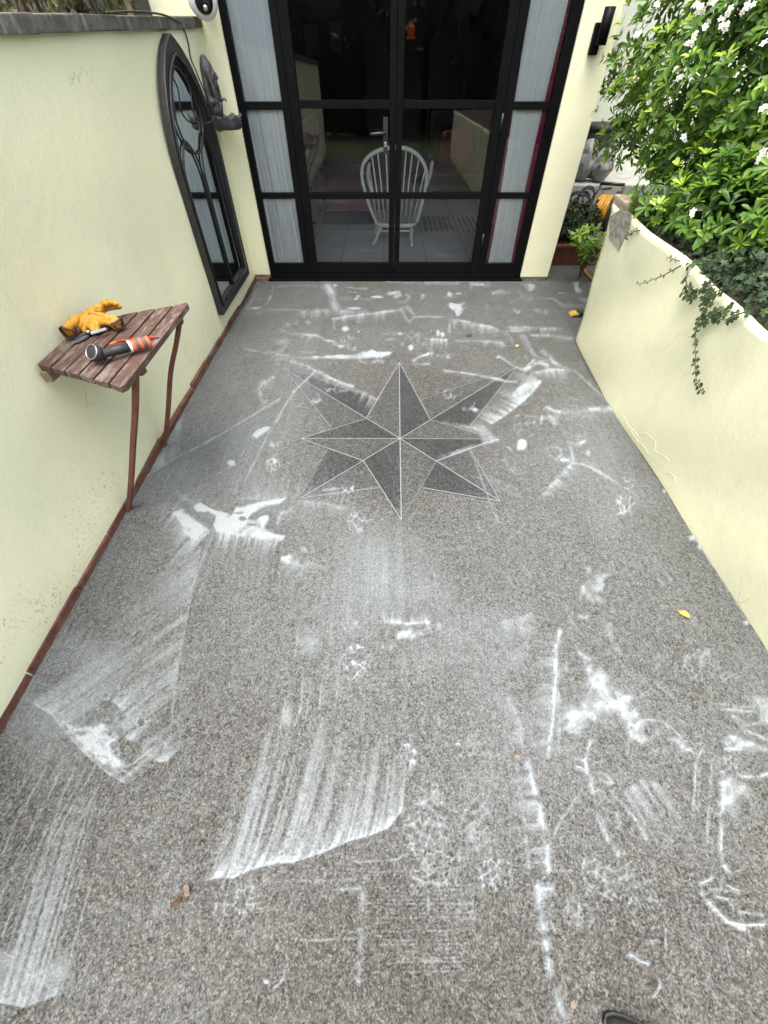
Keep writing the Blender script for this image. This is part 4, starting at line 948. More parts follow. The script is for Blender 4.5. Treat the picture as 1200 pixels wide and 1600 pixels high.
# ---- small plant and planter behind the wall end
pl = thing('planter', 'terracotta trough planter in the shade behind the pier', 'planter', (1.95, 5.0, 0))
b = MB(); b.add([(1.80,4.86,0),(2.30,4.86,0),(2.30,5.10,0),(1.80,5.10,0),(1.775,4.835,.17),(2.325,4.835,.17),(2.325,5.125,.17),(1.775,5.125,.17)], [(3,2,1,0),(0,1,5,4),(1,2,6,5),(2,3,7,6),(3,0,4,7)])
b.build('trough', M['terracotta'], pl); MB().box((1.765, 4.825, .1702), (2.335, 5.135, .195), 0, .006).build('rim', M['terracotta'], pl)
bush('potted_foliage', 'dark leafy plant growing from the terracotta trough', 'plant', [((2.0, 5.0, .36), (.26, .16, .17)), ((1.86, 5.02, .32), (.16, .14, .13))], 320, 5, .05, .024, (.05, .4), M['ivyleaf'], 14)
sp_ = thing('seedling_shrub', 'small bright green shrub sprouting from the paving by the wall end', 'shrub', (1.98, 4.45, 0))
tips = [on_y(px, py, y) for px, py, y in ((905,368,4.42),(918,362,4.45),(930,370,4.5),(912,380,4.38),(925,388,4.4),(903,384,4.4),(935,385,4.45),(915,398,4.38),(930,402,4.42),(922,376,4.35),(940,375,4.5),(908,394,4.42))]
P = np.array([tuple(t_) for t_ in tips]); P = np.concatenate([P, P + rng.normal(0, .03, P.shape)]); tt = np.concatenate([rng.uniform(.6, .95, len(tips)), rng.uniform(.15, .5, len(tips))])
g = whorls(P, np.array([-.15, -.35, .9]) + .35*rand_unit(len(P)), 7, rng.uniform(.07, .10, len(P)), rng.uniform(.022, .030, len(P)), tt, (.7, 1.3)); leaves('foliage', *g[:5], g[5], M['leaf'], sp_)
b = MB()
for t_ in tips: b.tube(smooth([(2.02, 4.50, 0), Vector((2.02, 4.50, .12)).lerp(t_, .5), t_], 3), [.006,.006,.005,.005,.004,.003,.003], 6)
b.build('stems', M['bark'], sp_)

# ---- hose reel, cables, sacks
hr = thing('hose_reel', 'grey reel wound with yellow garden hose against the ledge', 'hose reel', (2.32, 5.15, .38))
rcn = on_y(940, 333, 5.12); axr = Vector((.80, -.58, .05)).normalized()
MB().lathe([(.0,-.012),(.185,-.012),(.19,0),(.185,.012),(.0,.012)], rcn - axr*.075, axr, 36).build('flange', plain('grey_plastic_reel', (.10, .105, .11), .45, .15, 20), hr)
MB().lathe([(.0,-.012),(.185,-.012),(.19,0),(.185,.012),(.0,.012)], rcn + axr*.10, axr, 36).build('flange', M['rubber'], hr)
MB().lathe([(.09,-.06),(.09,.085)], rcn, axr, 28).build('drum', M['rubber'], hr)
q = Vector((0,0,1)).rotation_difference(axr); path = []
for i in range(460):
    a = i/34*2*math.pi; lay = (i // 230); zz = (i % 230)/230; zz = zz if lay % 2 == 0 else 1-zz
    path.append(rcn + q @ Vector(((.118+.026*lay)*math.cos(a), (.118+.026*lay)*math.sin(a), -.050 + .13*zz + .004*math.sin(a*1.3))))
MB().tube(path, .0125, 8).build('wound_hose', M['yhose'], hr)
b = MB(); b.tube([rcn - axr*.10 + Vector((0,0,-.30)), rcn - axr*.10, rcn - axr*.10 + Vector((0,0,.24))], .012, 8); b.tube([rcn + axr*.125 + Vector((0,0,-.30)), rcn + axr*.125, rcn + axr*.125 + Vector((0,0,.24))], .012, 8)
b.tube([rcn - axr*.10 + Vector((0,0,.24)), rcn + axr*.125 + Vector((0,0,.24))], .014, 8); b.build('stand', M['iron'], hr)
gh = [(2.09,4.62,.10)] + [tuple(on_z(*p, .014)) for p in ((913,412),(912,418),(916,427),(922,433),(929,438),(940,441))]
tag(MB().tube(smooth([(2.12,4.95,.30),(2.09,4.72,.16)] + gh[1:], 5), .0115, 10).build('garden_hose', M['yhose']), 'loose yellow hose end curling on the paving by the wall end', 'hose')
rnd.seed(5); b = MB()
for cx_, cz_, r0 in ((895, 328, .15), (905, 335, .17), (912, 322, .16), (900, 345, .14)):
    c = on_y(cx_, cz_, 5.18 - rnd.uniform(0, .12)); pts = []
    for i in range(46):
        a = i/22*2*math.pi; pts.append(c + Vector((r0*(.55+.1*math.sin(a*1.7))*math.cos(a), .05*math.sin(a*.7+r0*40)+rnd.uniform(-.004,.004), r0*math.sin(a)*(1+.08*math.sin(2.3*a)))))
    b.tube(pts, .009, 7)
b.tube(smooth([on_y(900,318,5.15), on_y(908,302,5.2), on_y(918,300,5.22), on_y(921,312,5.2), on_y(915,322,5.2)], 5), .010, 7)
b.tube(smooth([on_y(918,335,5.1), on_y(925,312,5.15), on_y(935,298,5.2), on_y(955,294,5.25)], 5), .012, 7)
tag(b.build('coiled_cable', M['rubber']), 'tangle of black cable coils hanging against the ledge', 'cable')
tag(MB().tube(smooth([on_y(893,320,5.02), on_y(892,338,5.0), on_y(896,352,5.0), on_y(902,358,5.0), on_y(904,350,5.0), on_y(900,338,5.02), on_y(897,326,5.05)], 5), .008, 8).build('hose_loop', M['yhose']), 'dull yellow hose loop hanging in front of the black cable coils', 'hose')
def sack(c, r, seed, lab):
    b = MB(); rr = random.Random(seed)
    b.ell(c, r, 20, 14)
    for i in range(7):
        q = Vector(rand_unit(1)[0]); b.ell(Vector(c) + Vector((q.x*r[0], q.y*r[1], q.z*r[2]))*.62, tuple(x*rr.uniform(.35, .55) for x in r), 12, 8)
    o = remeshed(b, 'plastic_sack', M['sack'], .014, .05, .09, 4); return tag(o, lab, 'sack', 'white plastic sacks on the ledge')
cA = on_y(912, 262, 5.55); cB = on_y(934, 268, 5.52)
sack((cA.x, cA.y, .77), (.10, .12, .17), 1, 'limp white plastic sack on the ledge nearest the pier'); sack((cB.x+.03, cB.y, .74), (.11, .12, .14), 2, 'lower grey white plastic sack on the ledge nearest the shrub')
bk = thing('black_bin', 'black lidded bin standing on the ledge behind the sacks', 'bin', (2.28, 5.85, .60))
bcx = on_y(928, 240, 5.85); MB().lathe([(.13,.602),(.15,.62),(.17,.96),(.175,.98)], (bcx.x, 5.85, 0), (0,0,1), 26).build('bin_body', plain('dark_grey_plastic', (.07,.075,.078), .5, .1, 20), bk)
MB().lathe([(.185,.981),(.19,1.0),(.17,1.03),(.0,1.045)], (bcx.x, 5.85, 0), (0,0,1), 26).build('lid', M['rubber'], bk)
MB().lathe([(.07,.0),(.07,.004),(.082,.004),(.082,0)], (bcx.x, 5.85-.15, .80), (0,-1,0.1), 18).build('carry_handle', M['rubber'], bk)

# ---- scrubbing brush behind the wall end
br = thing('scrubbing_brush', 'black scrubbing brush with yellow bristles poking out past the wall end', 'brush', (1.78, 3.66, 0))
t0 = on_z(902, 489, .03)
MB().box((t0.x-.004, t0.y-.030, .020), (t0.x+.24, t0.y+.035, .048), 0, .008).build('brush_head', M['rubber'], br)
MB().tube([(t0.x+.10, t0.y, .045), (t0.x+.35, t0.y+.05, .10), (t0.x+.9, t0.y+.16, .26)], .012, 8).build('handle', M['rubber'], br)
b = MB()
for i in range(11):
    for j in range(5):
        a_ = Vector((t0.x + .004 + (.004*j), t0.y - .028 + i*.006, .024 + j*.004)); e = a_ + Vector((-.062 + rnd.uniform(-.008,.008) , rnd.uniform(-.008,.008) + (i-5)*.0012, -.010 + rnd.uniform(-.006,.006))); e.z = max(e.z, .010)
        b.tube([a_, e], [.0022, .0016], 5)
b.build('bristles', M['bristle'], br)

# ---- fallen leaves and the boot
def dead_leaf(px, py, L, ang, mat, lab, grp=None, z=.010):
    c = on_z(px, py, z); b = MB(); n = 9; vs = []; ca, sa = math.cos(ang), math.sin(ang)
    for i in range(n+1):
        t = i/n; wd = L*.30*math.sin(math.pi*min(1, t*1.02+.0))**.8*(1 - .25*t)
        for s_ in (-1, -.5, 0, .5, 1):
            x = (t-.5)*L; y = s_*wd; zz = abs(s_)*wd*.45 + .12*L*math.sin(t*3+s_*.8) + .002
            vs.append((c.x + x*ca - y*sa, c.y + x*sa + y*ca, c.z + abs(zz)))
    b.add(vs, [(i*5+j, i*5+j+1, (i+1)*5+j+1, (i+1)*5+j) for i in range(n) for j in range(4)], 0, True)
    b.tube([(c.x - L*.5*ca, c.y - L*.5*sa, c.z+.003), (c.x - L*.72*ca, c.y - L*.72*sa, c.z+.004)], .0012, 5)
    return tag(b.build('fallen_leaf', mat), lab, 'leaf', grp)
dead_leaf(1070, 962, .048, -.8, M['leafyel'], 'bright yellow fallen leaf on the gravel near the right wall')
dead_leaf(809, 1184, .030, -.2, M['leafpale'], 'small tan fallen leaf at the top of the long white foam band')
dead_leaf(212, 990, .026, .9, M['leafpale'], 'tiny pale brown leaf on the gravel near the left wall')
dead_leaf(895, 1568, .022, .6, M['leafpale'], 'tiny cream leaf near the black boot')
dead_leaf(733, 524, .050, .2, M['leafbrown'], 'rusty brown leaf beyond the right tip of the star')
dead_leaf(808, 541, .04, .8, M['leafyel'], 'small yellow leaf on the wet gravel far from the camera')
c0_ = on_z(286, 1402, .008)
dl = thing('crumpled_leaf', 'crumpled dark brown dead leaf on the gravel at lower left', 'leaf', tuple(c0_))
for i, (dx_, dy_, L__, an, mt) in enumerate(((0,0,.034,.6,M['leafbrown']), (.010,.014,.026,2.1,M['leafpale']), (-.010,-.010,.028,3.6,M['leafbrown']))):
    b = MB(); vs = []
    for a in range(5):
        for s_ in range(4):
            t = a/4-.5; u = s_/3-.5; x = t*L__; y = u*L__*.6*(1-abs(t)); vs.append((c0_.x+dx_+x*math.cos(an)-y*math.sin(an), c0_.y+dy_+x*math.sin(an)+y*math.cos(an), .010+.012*abs(math.sin(t*5+u*4+i))+.004*i))
    b.add(vs, [(a*4+s_, a*4+s_+1, (a+1)*4+s_+1, (a+1)*4+s_) for a in range(4) for s_ in range(3)], 0, True); b.build('leaf_fragment', mt, dl)
bt = thing('boot', 'toe of a black leather boot at the bottom right of the floor', 'boot', (.75, -.36, 0))
prof = [(0,.004,.008,.020),(.012,.016,.018,.022),(.035,.028,.030,.024),(.07,.039,.040,.026),(.12,.047,.052,.030),(.17,.050,.072,.040),(.21,.050,.10,.05)]
b = MB(); vs = []; n = 18; o0 = on_z(944, 1590, .0); dirv = Vector((.80, -.60, 0)).normalized(); sdv = Vector((-dirv.y, dirv.x, 0))
for x, hw_, h_, _ in prof:
    for j in range(n):
        a = 2*math.pi*j/n; yy = hw_*math.copysign(abs(math.cos(a))**.7, math.cos(a)); zz = .010 + h_*.5*(1+math.sin(a)) if math.sin(a) > -.2 else .010 + h_*.4*(1+math.sin(a))
        vs.append(o0 + dirv*x + sdv*yy + Vector((0,0,zz)))
b.add(vs, [(i*n+j, i*n+(j+1) % n, (i+1)*n+(j+1) % n, (i+1)*n+j) for i in range(len(prof)-1) for j in range(n)] + [list(range(n))[::-1], [(len(prof)-1)*n+j for j in range(n)]], 0, True)
b.build('upper', M['shoe'], bt)
ol = [o0 + dirv*(x-.004) + sdv*(hw_+.004) for x, hw_, *_ in prof] + [o0 + dirv*(x-.004) - sdv*(hw_+.004) for x, hw_, *_ in prof[::-1]]
MB().prism([(p.x, p.y) for p in ol], 'z', .0005, .013).build('sole', M['rubber'], bt)

# ---- unseen hedge added behind the camera to darken the door glass reflections
bush('added_hedge', 'tall dark green hedge added out of view behind the patio to darken the glass reflections', 'hedge', [((0, -7.0, 1.4), (5.5, .8, 1.6)), ((-3.5, -7.2, 1.8), (2.5, .9, 2.0)), ((3.6, -7.1, 1.7), (2.4, .8, 1.9))], 2600, 5, .20, .09, (.0, .5), M['darkleaf'], 20, core=True)

# ================================================================== SOAP SUDS ON THE FLOOR
X0, Y0, WX, HY = -80, 425, 1360, 1245
D_ = np.zeros((HY, WX), np.float32)
def val_noise(h, w_, sy, sx, seed):
    r = np.random.default_rng(seed); gh_, gw_ = int(h/sy)+3, int(w_/sx)+3; g = r.random((gh_, gw_)).astype(np.float32)
    yy = np.arange(h)/sy; xx = np.arange(w_)/sx; iy = yy.astype(int); ix = xx.astype(int); fy = yy-iy; fx = xx-ix; fy = fy*fy*(3-2*fy); fx = fx*fx*(3-2*fx)
    a = g[iy][:, ix]; b_ = g[iy][:, ix+1]; c = g[iy+1][:, ix]; d = g[iy+1][:, ix+1]
    return (a*(1-fx)+b_*fx)*(1-fy)[:, None] + (c*(1-fx)+d*fx)*fy[:, None]
N2 = .5*val_noise(HY, WX, 9, 9, 1) + .3*val_noise(HY, WX, 4, 4, 2) + .2*val_noise(HY, WX, 22, 22, 3)
N3 = .6*val_noise(HY, WX, 3, 3, 4) + .4*val_noise(HY, WX, 6, 6, 5)
N4 = val_noise(HY, WX, 15, 15, 11)*.7 + .3*val_noise(HY, WX, 6, 6, 12)
G = [0., 0., 1.]
def g(ox, oy, s): G[:] = [ox, oy, s]
def tp_(p): return np.array([(G[0]+u/G[2]-X0, G[1]+v/G[2]-Y0) for u, v in p], np.float32)
def put(sl, val): D_[sl] = np.maximum(D_[sl], val)
def win(x0, y0, x1, y1):
    x0, y0, x1, y1 = int(max(0, x0)), int(max(0, y0)), int(min(WX, x1+1)), int(min(HY, y1+1))
    if x1 <= x0 or y1 <= y0: return None
    return (slice(y0, y1), slice(x0, x1)), np.arange(x0, x1)[None, :], np.arange(y0, y1)[:, None]
def ln(pts, wd=1.0, a=.5, jit=.6):
    P = tp_(pts); pad = wd*3+4; r_ = win(P[:,0].min()-pad, P[:,1].min()-pad, P[:,0].max()+pad, P[:,1].max()+pad)
    if r_ is None: return
    sl, X, Y = r_; nx_ = X + (N2[sl]-.5)*5*jit; ny_ = Y + (np.roll(N2, 97, 1)[sl]-.5)*5*jit; dm = np.full(nx_.shape, 1e9, np.float32)
    for (x0, y0), (x1, y1) in zip(P[:-1], P[1:]):
        dx, dy = x1-x0, y1-y0; t = np.clip(((nx_-x0)*dx+(ny_-y0)*dy)/max(1e-6, dx*dx+dy*dy), 0, 1); dm = np.minimum(dm, np.hypot(nx_-x0-t*dx, ny_-y0-t*dy))
    put(sl, a*np.exp(-(dm/(wd*1.2*(.7+.7*N3[sl])))**2)*(1 - jit*1.1*np.clip((.56-N4[sl])*5, 0, 1))*(.72+.5*N2[sl]))
def sw(edge, vec, a=.6, p=1.0, freq=.35, streak=.7, base=.25, seed=0, bend=(0,0), ends=.06):
    """foam pushed up against an edge: dense there, drawn out in streaks along vec (a vector, or one per edge point)"""
    E = tp_(edge); V = np.array(vec, np.float32).reshape(-1, 2)/G[2]; V = np.repeat(V, len(E), 0) if len(V) == 1 else V; W_ = np.array(bend, np.float32)/G[2]
    L = np.concatenate([[0], np.cumsum(np.hypot(*np.diff(E, axis=0).T))]); vl = np.hypot(*V.T).max()
    ns, nt_ = int(L[-1]*2)+4, int(vl*1.6)+4; s = np.linspace(0, 1, ns); t = np.linspace(0, 1, nt_); l = s*L[-1]
    ex, ey = np.interp(l, L, E[:,0]), np.interp(l, L, E[:,1]); vx, vy = np.interp(l, L, V[:,0]), np.interp(l, L, V[:,1])
    r = np.random.default_rng(seed+int(L[-1]*7)); k_ = max(4, int(L[-1]*freq)); f1 = np.interp(np.linspace(0, k_, ns), np.arange(k_+1), r.random(k_+1)); k2 = max(4, int(L[-1]*freq*.3)); f2 = np.interp(np.linspace(0, k2, ns), np.arange(k2+1), r.random(k2+1))
    st_ = np.clip((.6*f1+.4*f2-.38)*3.2, 0, 1); ln_ = .45+.65*f2+.25*(f1-.5)
    T = t[:, None]/ln_[None, :]; dens = np.clip(1-T, 0, 1)**p*(base*(1-np.clip(T*1.5,0,1)) + streak*st_[None, :] + (1-base-streak)*np.exp(-T*6))
    dens *= np.clip(np.minimum(s, 1-s)/ends, 0, 1)[None, :]
    x = ex[None]+t[:, None]*vx[None]+(t*t)[:, None]*W_[0]; y = ey[None]+t[:, None]*vy[None]+(t*t)[:, None]*W_[1]
    xi, yi = np.rint(x).astype(int), np.rint(y).astype(int); ok = (xi >= 0) & (xi < WX) & (yi >= 0) & (yi < HY)
    tmp = np.zeros_like(D_); np.maximum.at(tmp, (yi[ok], xi[ok]), (a*dens)[ok].astype(np.float32))
    tmp[1:-1, 1:-1] = np.maximum(tmp[1:-1, 1:-1], .45*(tmp[:-2, 1:-1]+tmp[2:, 1:-1]))
    np.maximum(D_, tmp*(.78+.44*N3), out=D_)
def poly_mask(P, X, Y):
    m = np.zeros((Y.shape[0], X.shape[1]), bool)
    for (x0, y0), (x1, y1) in zip(P, np.roll(P, -1, 0)):
        c = (y0 > Y) != (y1 > Y); m ^= c & (X < (x1-x0)*(Y-y0)/(y1-y0+1e-9)+x0)
    return m
def blur(a, k):
    for ax in (0, 1):
        c = np.cumsum(np.pad(a, [(k+1, k) if i == ax else (0, 0) for i in range(2)], mode='edge'), ax)
        a = (np.take(c, range(2*k+1, c.shape[ax]), ax) - np.take(c, range(0, c.shape[ax]-2*k-1), ax))/(2*k+1)
    return a
def pg(pts, a=.8, soft=2, rag=.5, tex=.3):
    P = tp_(pts); pad = 8+soft*3; r_ = win(P[:,0].min()-pad, P[:,1].min()-pad, P[:,0].max()+pad, P[:,1].max()+pad)
    if r_ is None: return
    sl, X, Y = r_; m = poly_mask(P, X, Y).astype(np.float32); far = np.clip((Y+Y0-560)/400, 0, 1); m = (1-.5*far)*blur(blur(m, soft), soft) + .5*far*blur(blur(m, soft*2+3), soft*2+3); m = np.clip((m + (N2[sl]-.5)*rag*1.3 + (N4[sl]-.5)*rag*.8 - .22)*1.35, 0, 1); put(sl, a*m*(1-tex*1.2+tex*1.9*N4[sl]))
def el(cx, cy, rx, ry, a=.9, soft=.25, rag=.25):
    (x, y), = tp_([(cx, cy)]); rx, ry = rx/G[2], ry/G[2]; r_ = win(x-rx*1.6-2, y-ry*1.6-2, x+rx*1.6+2, y+ry*1.6+2)
    if r_ is None: return
    sl, X, Y = r_; d = np.hypot((X-x)/rx, (Y-y)/ry) + (N2[sl]-.5)*rag*2; put(sl, a*np.clip((1+soft-d)/(2*soft), 0, 1))
def ring(cx, cy, rx, ry, wd=1.2, a=.6, clear=.6):
    (x, y), = tp_([(cx, cy)]); rx, ry = rx/G[2], ry/G[2]; r_ = win(x-rx-5, y-ry-5, x+rx+5, y+ry+5)
    if r_ is None: return
    sl, X, Y = r_; d = np.hypot((X-x)/rx, (Y-y)/ry); D_[sl] *= np.where(d < 1, 1-clear, 1); put(sl, a*np.exp(-((d-1)*(rx+ry)/2/wd)**2)*(.5+.9*N2[sl]))
def cut(cx, cy, rx, ry, a=.9):
    (x, y), = tp_([(cx, cy)]); rx, ry = rx/G[2], ry/G[2]; r_ = win(x-rx*1.5, y-ry*1.5, x+rx*1.5, y+ry*1.5)
    if r_ is None: return
    sl, X, Y = r_; d = np.hypot((X-x)/rx, (Y-y)/ry)+(N2[sl]-.5)*.8; D_[sl] *= 1-a*np.clip((1.15-d)/.4, 0, 1)
def net(cx, cy, rx, ry, a=.6, cell=7.0, wd=1.9, hole=.6, seed=0, ang=0.0, brk=.50):
    """tread print: branching veins of foam round bare cells"""
    (x, y), = tp_([(cx, cy)]); rx, ry = rx/G[2], ry/G[2]; r_ = win(x-rx*1.25, y-ry*1.25, x+rx*1.25, y+ry*1.25)
    if r_ is None: return
    sl, X, Y = r_; r = np.random.default_rng(seed+int(x*13+y*7)); k_ = max(6, int(4*rx*ry/cell**2)); pts = np.stack([x+rx*r.uniform(-1.3, 1.3, k_), y+ry*r.uniform(-1.3, 1.3, k_)], 1)
    wx = X+(N2[sl]-.5)*7; wy = Y+(np.roll(N2, 53, 0)[sl]-.5)*7; f1 = np.full(wx.shape, 1e9); f2 = f1.copy()
    for qx, qy in pts: d = np.hypot((wx-qx)*(1+.5*math.cos(ang)), wy-qy); f2 = np.minimum(f2, np.maximum(f1, d)); f1 = np.minimum(f1, d)
    e = np.hypot((X-x)/rx, (Y-y)/ry)+(N2[sl]-.5)*.35; m = np.clip((1.05-e)/.15, 0, 1)
    D_[sl] *= 1-hole*m; put(sl, 1.12*a*m*np.exp(-((f2-f1)/(.17*cell+.55))**2)*np.clip((np.roll(N2, 31, 1)[sl]-brk+.15)*5, 0, 1))
def film(cx, cy, rx, ry, a=.2):
    (x, y), = tp_([(cx, cy)]); rx, ry = rx/G[2], ry/G[2]; r_ = win(x-rx*1.5, y-ry*1.5, x+rx*1.5, y+ry*1.5)
    if r_ is None: return
    sl, X, Y = r_; d = np.hypot((X-x)/rx, (Y-y)/ry)+(N2[sl]-.5)*.7; D_[sl] += a*np.clip(1.1-d, 0, 1)*(1-D_[sl])
# --- far left, by the doors
g(380, 430, 4.286)
ln([(210,80),(540,80)],.8,.45); ln([(205,90),(175,160),(140,240)],.8,.4); el(180,160,9,16,.7); ln([(558,75),(585,110),(600,150),(618,228)],4.5,.85,.4); sw([(545,70),(585,100),(622,235)],(-50,0),.55,1,.5)
ln([(140,238),(370,240),(600,235),(830,245)],.8,.45); sw([(370,250),(600,243),(835,250)],(0,75),.62,1,.8); ln([(365,260),(365,340)],.8,.5)
sw([(595,300),(700,285),(830,262),(880,262),(1040,238)],(0,60),.8,1,.8,.4,.3); ln([(600,300),(700,285),(830,265),(1040,240)],1.4,.7); ln([(600,310),(615,365)],.9,.5)
ln([(1040,235),(1075,275),(1110,320)],1.2,.65); ln([(1110,215),(1145,290),(1110,320)],1.1,.55); sw([(1040,235),(1110,215)],(50,80),.45)
for e in [(685,367,22,16,1),(1123,493,16,18,1),(770,320,7,5,.8),(900,153,42,8,.9),(615,75,18,7,.8),(745,228,46,7,.9),(770,148,10,8,.8),(755,165,14,8,.8),(180,440,3,3,.4),(772,385,9,7,.7)]: el(*e)
for l_ in [((670,93),(830,95)),((700,122),(765,122)),((780,173),(855,173)),((640,178),(700,172)),((640,155),(720,158)),((960,45),(1140,62))]: ln(l_,1.1,.5)
ln([(975,130),(1040,122),(1020,150),(1050,140)],1.8,.85); ln([(1095,140),(1115,155),(1090,180),(1050,190)],1.6,.8)
ln([(250,370),(300,395),(350,405),(400,405)],2,.75); sw([(410,400),(470,410),(525,425)],(-70,70),.65); ln([(410,402),(470,410),(525,425)],1.6,.8); ln([(525,430),(570,445),(620,452)],1.4,.6)
ln([(610,470),(640,482),(690,475),(740,510)],2.4,.9); el(748,495,7,10,.8); film(260,450,55,28,.4); ln([(390,420),(250,510),(190,560)],.9,.4)
net(330,350,60,30,.6,5); net(440,340,40,30,.5,5); net(690,440,90,40,.35,5)
pg([(310,560),(560,548),(760,535),(790,515),(830,520),(860,500),(900,520),(1000,522),(980,545),(900,558),(760,568),(560,564)],.95,1,.5,.2); ln([(220,570),(310,562)],1,.5); ln([(300,560),(760,570)],.9,.45)
ln([(20,500),(90,515)],1.6,.45); film(190,525,80,16,.3); ln([(230,535),(310,550)],1.4,.6); ln([(390,520),(470,520)],1.2,.4)
ring(845,580,65,13,1,.7,.3); ring(905,588,30,10,1,.6,.3); ln([(320,580),(395,608)],1.5,.65)
sw([(430,615),(480,640),(560,680),(650,725),(740,750)],(-45,50),.7,1,.7); ln([(430,615),(480,638),(560,680),(650,725),(740,752)],1.6,.7)
sw([(740,770),(830,800),(890,835),(940,830)],(-70,120),.7,.9,.5,.75,.1); ln([(640,780),(740,775),(830,800)],.9,.4); ln([(490,648),(420,710),(340,790),(270,900),(225,990)],1.2,.75,.2)
net(600,770,60,28,.65,5); net(470,830,55,38,.55,6); ln([(205,690),(130,730),(105,770),(130,830),(140,870)],2,.65); film(155,735,55,45,.35); net(160,860,40,35,.5,6)
sw([(10,235),(50,180),(90,90)],(130,0),.6,1,.5,.6,.2); ln([(30,230),(120,225)],1.8,.8); ln([(0,255),(50,268)],1.4,.6); ln([(150,235),(30,300)],.9,.4)
ln([(935,400),(1030,395),(1090,405)],1.8,.6); el(1050,400,18,10,.7); ln([(1130,370),(1065,470)],1.6,.6); ln([(960,440),(1030,435)],1.3,.4)
# --- far right
g(640, 430, 4.286)
ln([(40,285),(150,286),(290,288)],.9,.6); ln([(0,235),(30,285),(10,310)],1.1,.6); pg([(245,140),(262,105),(295,135),(270,155)],.7,1); el(327,130,20,6,.7); film(270,150,50,14,.3)
pg([(260,190),(330,200),(365,178),(378,190),(350,220),(405,225),(360,240),(340,275),(310,285),(300,250),(268,222)],.85,1,.7,.4)
ln([(405,60),(420,75),(415,95)],2,.8); ln([(420,65),(470,72),(530,68)],2.2,.85); ln([(565,130),(620,118),(682,110)],2.4,.9); ln([(20,60),(330,62)],1.4,.45)
pg([(755,60),(800,55),(845,75),(835,100),(800,130),(775,110)],.65,1,.7); pg([(1090,50),(1140,45),(1125,85),(1165,130),(1110,120)],.75,1,.6); pg([(1120,150),(1190,155),(1185,190),(1140,180)],.55,2)
ln([(830,160),(960,160),(1040,220)],1.1,.5); ln([(1050,210),(1160,212)],1.6,.5); ln([(1000,125),(1050,130)],1.2,.5)
net(480,250,65,34,.4,6); net(715,250,34,20,.7,6); net(890,240,65,30,.4,6); net(700,150,150,50,.28,7); net(90,150,24,20,.8,6); net(560,210,90,30,.25,6)
sw([(275,305),(350,310),(450,335),(540,350),(605,375)],(0,75),.8,1,.8,.5,.3); ln([(275,305),(350,310),(450,335),(540,350),(605,375)],1.1,.7); ln([(272,300),(265,385)],1.2,.75); ln([(300,447),(480,447)],.9,.3)
sw([(480,450),(610,455),(640,480)],(-25,40),.75); ln([(480,450),(605,452),(640,482)],1.2,.6); sw([(660,360),(770,358),(900,362),(1020,360)],(0,48),.6,1,.6); el(720,375,62,15,.5,.4); ln([(660,358),(770,355),(900,362),(1020,360)],1.5,.6); sw([(820,410),(960,412),(1090,430)],(0,36),.5); ln([(820,410),(960,410),(1110,435)],1.5,.55)
sw([(140,432),(255,440)],(0,75),.9,1,.8,.5,.4); ln([(140,435),(148,540)],1.4,.8); el(190,395,11,22,.95); el(220,405,14,17,.95); el(145,380,5,6,.8)
pg([(5,580),(60,545),(140,520),(135,540),(50,570),(30,600)],.85,1); ln([(30,600),(130,605)],1.4,.75); ln([(65,400),(50,480)],1.7,.8); ln([(60,390),(20,430)],2,.6); ln([(90,460),(135,500)],2.6,.65); el(10,493,14,18,.9)
net(60,420,70,60,.45,7); net(230,550,60,22,.5,5); ln([(590,545),(650,585),(720,625),(750,640)],1.3,.7,.2); el(588,558,12,8,.6)
for o_ in (0, 14, 30): ln([(770-o_,400),(800-o_,480),(850-o_,550)],1,.4); ln([(615+o_,385),(650+o_,420),(690,460)],.9,.35)
ln([(780,470),(830,540),(880,565)],1.4,.55); pg([(770,620),(830,560),(850,575),(800,612)],.85,1); ln([(770,640),(850,600),(912,575)],3,.9); ln([(890,520),(940,560),(960,590),(1040,628)],2.4,.85); ln([(860,590),(920,612)],3,.8); ln([(905,515),(950,555)],2,.7); film(1150,600,60,40,.12)
ln([(230,645),(430,670),(590,700),(650,720)],1.2,.6,.3); net(740,580,60,50,.3,6)
# --- right of the star
g(660, 560, 3.529)
sw([(655,130),(600,200),(520,270),(440,330),(375,368)],(-130,-62),.98,.8,.45,.5,.4,ends=.02); sw([(810,65),(740,68),(655,80),(600,85)],(22,75),.85,1,.4,.5,.3); pg([(600,85),(655,128),(590,190),(520,245),(480,200),(545,150)],.75,2,.6,.5); ln([(810,65),(740,65),(655,78),(605,85)],2.5,.8)
ln([(655,130),(600,200),(520,270),(440,330),(380,366)],1.5,.8); ln([(830,70),(870,105),(930,160),(1020,245)],1.1,.6,.3)
sw([(680,280),(760,305),(860,297),(960,285),(1060,287)],(30,90),.8,1.1,.5,.5,.3); ln([(760,305),(860,297),(960,285),(1058,286)],3,.95); ln([(680,278),(730,295),(770,300)],2,.8); sw([(760,305),(960,290)],(70,150),.35,1,.5,.8,.05)
pg([(690,312),(770,340),(735,378),(700,360)],.55,2,.7,.5); ln([(570,325),(620,325),(690,345)],2,.6); ln([(745,360),(770,400),(800,465),(820,520),(830,570)],1.5,.75); ln([(780,398),(830,430),(885,440)],1.3,.65); ln([(780,398),(800,440),(860,450)],1.1,.6); ln([(800,465),(850,482),(890,464)],2.4,.9)
el(548,480,26,30,1,.3); el(530,500,12,14,.9); ln([(470,495),(490,515)],1.4,.6); ln([(690,540),(740,565),(770,530)],1.5,.7); ln([(765,564),(803,568)],2.4,.8)
